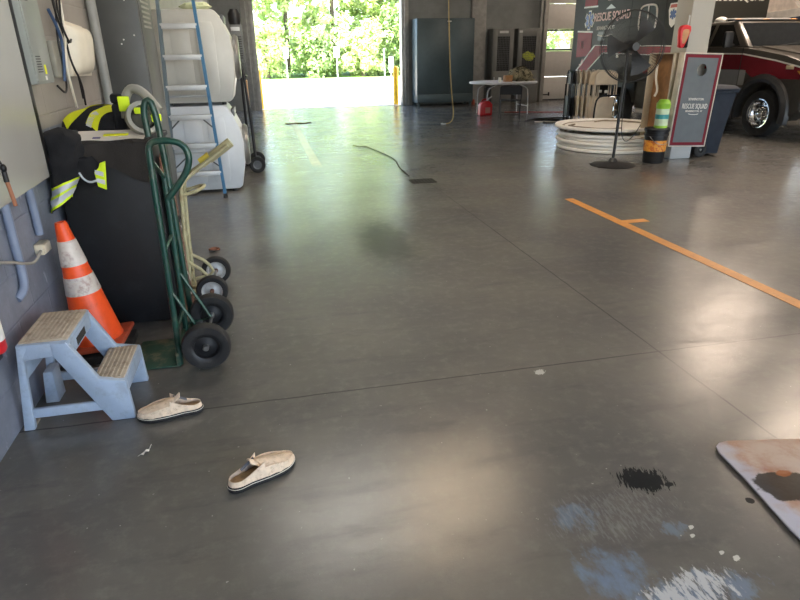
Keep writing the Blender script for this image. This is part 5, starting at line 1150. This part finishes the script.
# front end
G().box(X0 + 0.02, X1 - 0.02, 8.58, 8.76, 0.50, 0.86, 0.03).build('bumper', M['chrome'], t)
G().box(X0 + 0.45, X1 - 0.45, 8.66, 8.72, 0.86, 1.22, 0.02).build('grille', M['chrome'], t)
for s, x in ((-1, X0 + 0.005), (1, X1 - 0.33)):
    h_ = G().box(x, x + 0.325, 8.665, 8.80, 0.90, 1.15, 0.02).build('headlamp', mat('lamp_lens', (206, 206, 200), 0.1, 0.4) if 'lamp_lens' not in bpy.data.materials else bpy.data.materials['lamp_lens'], t)
    if s < 0: G().prism([(8.70, 0.98), (8.90, 1.13), (8.70, 1.16)], 'x', x - 0.014, x + 0.01, 0.003).build('amber_marker', mat('amber_marker', (224, 150, 40), 0.3), h_)
G().box(X0 - 0.02, X0 + 0.12, 10.25, 11.6, 0.40, 0.46, 0.015).build('running_board', M['blackmetal'], t)
G().tube([(X0 + 0.02, 10.50, 1.55), (X0 - 0.10, 10.48, 1.55), (X0 - 0.16, 10.47, 1.58)], 0.02, 8).box(X0 - 0.24, X0 - 0.06, 10.42, 10.50, 1.50, 1.78, 0.03).build('mirror', M['black'], t)

# dark box truck behind, and the pale vehicle beyond
t = thing('box_truck', 'tall dark box-bodied truck with pale lettering parked behind the pickup', 'truck', (11.2, 14.6, 0))
G().box(9.2, 12.05, 13.6, 15.6, 0.55, 3.2, 0.03).build('body', mat('box_truck_dark', (50, 48, 42), 0.35, var=0.05), t)
text('lettering', 'RESCUE SQUAD', 0.26, t, M['whitepaint'], face((11.16 - 11.2, 13.595 - 14.6, 2.60), (1, 0, 0), (0, 0, 1)), 1.5)
for x in (9.5, 11.75):
    for y in (14.0, 15.2): wheel(t, (x, y, 0.45), (-1 if x < 10 else 1, 0, 0), 0.45, 0.28, M['steel'], 0.26)
G().box(9.4, 11.9, 13.9, 15.4, 0.40, 0.56, 0.02).build('chassis', M['black'], t)
t = thing('boat', 'white boat with dark blue band on a trailer far behind the pickup roof', 'boat', (14.2, 14.5, 0))
hull = G()
def hl(u, v):
    a = (v - .5) * 2; y = 13.0 + 4.5 * u; w_ = 0.95 * min(1, (u * 2.2 + 0.02)) ** .6
    return (13.6 + a * w_ * 1.1, y, 1.25 + 0.95 * abs(a) ** 2.2 + 0.25 * (1 - u) ** 2)
hull.grid(hl, 20, 24, thick=0.02); hull.build('hull', mat('boat_white', (214, 206, 196), 0.3), t)
G().grid(lambda u, v: tuple(Vector(hl(u, 0.012)) + Vector((-0.03, -0.01, -0.30 + 0.16 * v))), 20, 3, thick=0.012).build('blue_band', mat('boat_blue', (44, 56, 80), 0.35), t)
G().prism([(13.6, 2.2), (15.5, 2.2), (15.3, 2.9), (14.4, 2.9)], 'x', 13.1, 14.1, 0.03).build('cabin', mat('boat_cabin', (210, 200, 190), 0.4), t)
G().box(12.9, 14.3, 13.2, 17.2, 0.55, 0.65, 0.02).box(13.2, 13.28, 13.4, 17.0, 0.6, 1.5).box(13.9, 13.98, 13.4, 17.0, 0.6, 1.5).build('trailer', M['blackmetal'], t)
for x in (12.8, 14.4): wheel(t, (x, 15.6, 0.33), (-1 if x < 13.5 else 1, 0, 0), 0.33, 0.2, M['steel'], 0.2)

# ------------------------------------------------------------------ outdoors
pv = mat('pale_pavement', (206, 200, 190), 0.85, var=0.05, scale=1.5)
G().box(-40, 60, YB + 0.25, 44.0, -0.12, -0.01).box(-40, 60, -40, -4.2, -0.12, -0.01).struct('pavement', pv, smooth=False)
gs = mat('grass_bank', (96, 124, 50), 0.9, var=0.3, scale=3)
def bank(u, v):
    x = -40 + 100 * u; y = 44 + 26 * v
    return (x, y, -0.01 + 1.6 * v ** 1.4 + 0.3 * noise.noise(Vector((x * .3, y * .3, 2))) * v)
G().grid(bank, 80, 16).struct('grass_bank', gs)
t = thing('bollard', 'yellow safety bollard just outside the big doorway at its right jamb', 'bollard', (4.21, 19.72, -0.01))
G().lathe([(0, 0), (0.085, 0), (0.085, 1.08), (0.075, 1.12), (0.04, 1.15), (0, 1.155)], (4.21, 19.72, -0.01), (0, 0, 1), 24).build('post', mat('bollard_yellow', (236, 190, 40), 0.45), t)
t = dup(t, (-0.02, 19.78, -0.01), None, 'yellow safety bollard just outside the big doorway at its left jamb')
post_m = mat('sign_post_grey', (176, 180, 178), 0.5, 0.3)
def signpost(x, y, h_, w_, hh, label):
    t = thing('sign_post', label, 'sign', (x, y, 0), group='signposts across the pavement')
    G().cyl((x, y, -0.02), (x, y, h_), 0.035, seg=12).build('post', post_m, t)
    if w_: G().box(x - w_ / 2, x + w_ / 2, y - 0.05, y - 0.035, h_ - hh, h_ + 0.02, 0.004).build('sign_panel', mat('sign_back', (222, 226, 226), 0.4) if 'sign_back' not in bpy.data.materials else bpy.data.materials['sign_back'], t)
signpost(1.87, 43.6, 1.95, 0.34, 0.62, 'white sign on grey post across the pavement, nearest the left jamb')
signpost(5.25, 43.6, 1.95, 0.40, 0.62, 'white sign on grey post across the pavement in mid doorway')
signpost(8.55, 43.7, 1.85, 0, 0, 'thin bare grey post across the pavement near the yellow bollard')
signpost(9.05, 43.9, 1.3, 0.3, 1.0, 'short pale wide post across the pavement nearest the yellow bollard')
t = thing('far_shed', 'small pale blue shed seen through the window of the white door', 'shed', (21.2, 44.6, 0))
G().box(20.6, 21.9, 44.3, 46.0, -0.02, 1.0, 0.02).build('walls', mat('shed_blue', (104, 150, 184), 0.6), t)
G().prism([(44.1, 1.0), (46.2, 1.0), (45.15, 1.4)], 'x', 20.5, 22.0, 0.01).build('roof', mat('shed_roof', (190, 200, 206), 0.6), t)
# trees: crowns of many small leaves
def leaf_mat(name, rgb, tr):
    m = bpy.data.materials.new(name); m.use_nodes = True; nt = m.node_tree; nt.nodes.clear()
    o = nt.nodes.new('ShaderNodeOutputMaterial'); mx = nt.nodes.new('ShaderNodeMixShader'); d = nt.nodes.new('ShaderNodeBsdfDiffuse'); q = nt.nodes.new('ShaderNodeBsdfTranslucent')
    gl_ = nt.nodes.new('ShaderNodeBsdfGlossy'); gl_.inputs['Roughness'].default_value = 0.45; m2 = nt.nodes.new('ShaderNodeMixShader'); m2.inputs[0].default_value = 0.10
    tc_ = nt.nodes.new('ShaderNodeTexCoord'); ns = nt.nodes.new('ShaderNodeTexNoise'); ns.inputs['Scale'].default_value = 1.3; nt.links.new(tc_.outputs['Object'], ns.inputs['Vector'])
    mc = nt.nodes.new('ShaderNodeMix'); mc.data_type = 'RGBA'; nt.links.new(ns.outputs[0], mc.inputs[0]); c = lin(rgb)
    mc.inputs[6].default_value = shade(c, 0.6); mc.inputs[7].default_value = shade(c, 1.4)
    for s in (d, q): nt.links.new(mc.outputs[2], s.inputs['Color'])
    mx.inputs[0].default_value = tr
    nt.links.new(d.outputs[0], mx.inputs[1]); nt.links.new(q.outputs[0], mx.inputs[2]); nt.links.new(mx.outputs[0], m2.inputs[1]); nt.links.new(gl_.outputs[0], m2.inputs[2]); nt.links.new(m2.outputs[0], o.inputs['Surface'])
    return m
leafs = [leaf_mat('leaf_green', (160, 182, 104), 0.5), leaf_mat('leaf_light', (190, 208, 136), 0.5), leaf_mat('leaf_deep', (128, 158, 84), 0.45)]
bark = mat('bark', (104, 92, 78), 0.9)
def tree(x, y, h_, r, label, lm, n_leaf, size, base=0.0):
    t = thing('leafy_tree', label, 'tree', (x, y, base), group='trees beyond the pavement')
    G().tube([(x, y, base - 0.2), (x + 0.1, y, base + h_ * .35), (x - 0.05, y, base + h_ * .7)], 0.16, 8, smooth=1).build('trunk', bark, t)
    b = bmesh.new(); rnd = random.Random(int(x * 31 + y * 7))
    cl = []
    for k in range(int(46 + max(0, h_ - 7) * 14)):
        a = rnd.uniform(0, 2 * PI); zz = rnd.uniform(0.0, 1.0); rr_ = r * math.sqrt(rnd.random()) * (1.0 - 0.45 * zz)
        cl.append((Vector((x + rr_ * math.cos(a), y + rr_ * math.sin(a) * .8, base + 0.15 + zz * h_)), rnd.uniform(0.35, 0.75)))
    for k in range(n_leaf):
        c, s = cl[rnd.randrange(len(cl))]
        d = Vector((rnd.gauss(0, 1), rnd.gauss(0, 1), rnd.gauss(0, .8))).normalized() * s * rnd.uniform(.5, 1.05)
        p = c + d; p.z = max(p.z, base + 0.02)
        nv = (d.normalized() + Vector((0, 0, .6)) + Vector((rnd.gauss(0, .5), rnd.gauss(0, .5), rnd.gauss(0, .5)))).normalized()
        u, w_, _ = frame(nv); an = rnd.uniform(0, PI); e = u * math.cos(an) + w_ * math.sin(an); f = nv.cross(e); L = size * rnd.uniform(.6, 1.3)
        vs = [b.verts.new(p + e * L), b.verts.new(p + f * L * .45 - nv * L * .1), b.verts.new(p - e * L), b.verts.new(p - f * L * .45 - nv * L * .1)]
        b.faces.new(vs)
    G().merge(b).build('crown', lm, t, smooth=False)
spots = [(-3.0, 47.5, 13.0, 3.2, 0), (0.6, 45.9, 3.2, 1.7, 1), (2.2, 48.5, 13.0, 2.8, 1), (4.0, 45.8, 2.6, 1.5, 2), (5.6, 48.6, 12.0, 2.8, 1), (7.4, 45.9, 3.6, 1.8, 1), (8.6, 48.6, 13.5, 2.8, 0), (10.4, 46.2, 4.4, 1.9, 2), (11.8, 48.6, 12.5, 2.8, 1), (22.0, 48.6, 6.5, 2.6, 0), (24.5, 47.6, 5.5, 2.4, 1), (26.8, 48.4, 6.5, 2.4, 0), (15.5, 47.5, 6.5, 2.4, 2), (19.0, 48.0, 6.5, 2.4, 1)]
tl_ = ['tall green tree behind the left jamb of big doorway', 'low leafy bush across pavement just inside left jamb', 'tall tree rising behind the sign nearest the left jamb', 'low dark green bush between the two white signs', 'tall pale green tree behind the mid-doorway sign', 'rounded light bush right of the mid-doorway sign', 'tall tree behind the thin bare post', 'bushy dark green tree behind the yellow bollard', 'tall light tree hidden partly by the right jamb', 'tall tree seen in white door window above the blue shed', 'light green tree in the white door window right of shed', 'tree at the right end of the white door window view', 'dark tree beyond the pavement behind the teal cabinet wall', 'pale tree beyond the pavement behind the grey lockers wall']
for (x, y, h_, r, k), lb_ in zip(spots, tl_):
    tree(x, y, h_, r, lb_, leafs[k], int((3600 if 0 <= x < 13 else 2200) * max(1, h_ / 6.5)), 0.17 + max(0, h_ - 8) * 0.012, 0.05 + 1.6 * max(0, (y - 44.5) / 26) ** 1.4)

# ------------------------------------------------------------------ light
w = bpy.data.worlds.new('World'); bpy.context.scene.world = w; w.use_nodes = True
bgn = w.node_tree.nodes['Background']; sky = w.node_tree.nodes.new('ShaderNodeTexSky'); sky.sky_type = 'NISHITA'
sky.sun_disc = False; sky.sun_elevation = R(52); sky.sun_rotation = R(100); sky.air_density = 1.0; sky.dust_density = 2.5; sky.ozone_density = 1.0
w.node_tree.links.new(sky.outputs[0], bgn.inputs['Color']); bgn.inputs['Strength'].default_value = 1.1
def light(name, kind, loc, energy, col, rot=(0, 0, 0), **k):
    l = bpy.data.lights.new(name, kind); l.energy = energy; l.color = col
    for a, v in k.items(): setattr(l, a, v)
    o = bpy.data.objects.new(name, l); C.objects.link(o); o.location = loc; o.rotation_euler = rot
    return o
sd = Vector((0.62, 0.12, -0.85)).normalized()
light('sun', 'SUN', (0, 30, 20), 38.0, (1.0, 0.96, 0.88), sd.to_track_quat('-Z', 'Y').to_euler(), angle=R(0.6))
def ceiling_lamp(x, y, col, e, sx, sy, label):
    t = thing('ceiling_lamp', label, 'ceiling lamp', (x, y, H - 0.25), group='ceiling lamps')
    G().box(x - sx / 2 - 0.04, x + sx / 2 + 0.04, y - sy / 2 - 0.04, y + sy / 2 + 0.04, H - 0.12, H - 0.05, 0.01).build('housing', M['white'], t)
    G().cyl((x, y, H - 0.06), (x, y, H), 0.02).build('rod', M['white'], t)
    light('lamp_light', 'AREA', (x, y, H - 0.13), e, col, (0, 0, 0), shape='RECTANGLE', size=sx, size_y=sy)
WARM, COOL, PINK = (1.0, 0.76, 0.52), (1.0, 0.95, 0.86), (1.0, 0.79, 0.62)
ceiling_lamp(2.32, 7.0, WARM, 72, 1.5, 0.3, 'warm ceiling lamp over the middle of floor')
ceiling_lamp(0.62, 7.0, COOL, 60, 1.7, 0.3, 'cool white ceiling lamp over the drain side of floor')
ceiling_lamp(10.0, 10.8, PINK, 170, 1.6, 0.7, 'pinkish ceiling lamp over the pickup truck bonnet')
ceiling_lamp(8.9, 7.2, PINK, 140, 1.4, 0.6, 'pinkish ceiling lamp in front of the pickup truck')
ceiling_lamp(12.8, 17.2, PINK, 150, 3.0, 1.6, 'large pinkish ceiling lamp over the boat')
# ------------------------------------------------------------------ camera
TH, YW, RO, F = R(22.4), R(12.1), R(-0.96), 598.0
s, c = math.sin, math.cos
fw = Vector((s(YW) * c(TH), c(YW) * c(TH), -s(TH))); rt0 = Vector((c(YW), -s(YW), 0)); up0 = Vector((s(YW) * s(TH), c(YW) * s(TH), c(TH)))
rt = rt0 * c(RO) + up0 * s(RO); up = -rt0 * s(RO) + up0 * c(RO)
cam = bpy.data.cameras.new('camera'); cam.sensor_width = 36; cam.sensor_fit = 'HORIZONTAL'; cam.lens = F / 800 * 36; cam.clip_start = 0.05; cam.clip_end = 300
co = bpy.data.objects.new('camera', cam); C.objects.link(co)
co.matrix_world = Matrix(((rt.x, up.x, -fw.x, 0), (rt.y, up.y, -fw.y, 0), (rt.z, up.z, -fw.z, 1.5), (0, 0, 0, 1)))
sc = bpy.context.scene; sc.camera = co
sc.view_settings.view_transform = 'Standard'; sc.view_settings.look = 'None'; sc.view_settings.gamma = 1.0; sc.view_settings.exposure = 0.3
sc.view_settings.use_curve_mapping = False
sc.cycles.use_denoising = True; sc.cycles.max_bounces = 10; sc.cycles.sample_clamp_indirect = 8.0
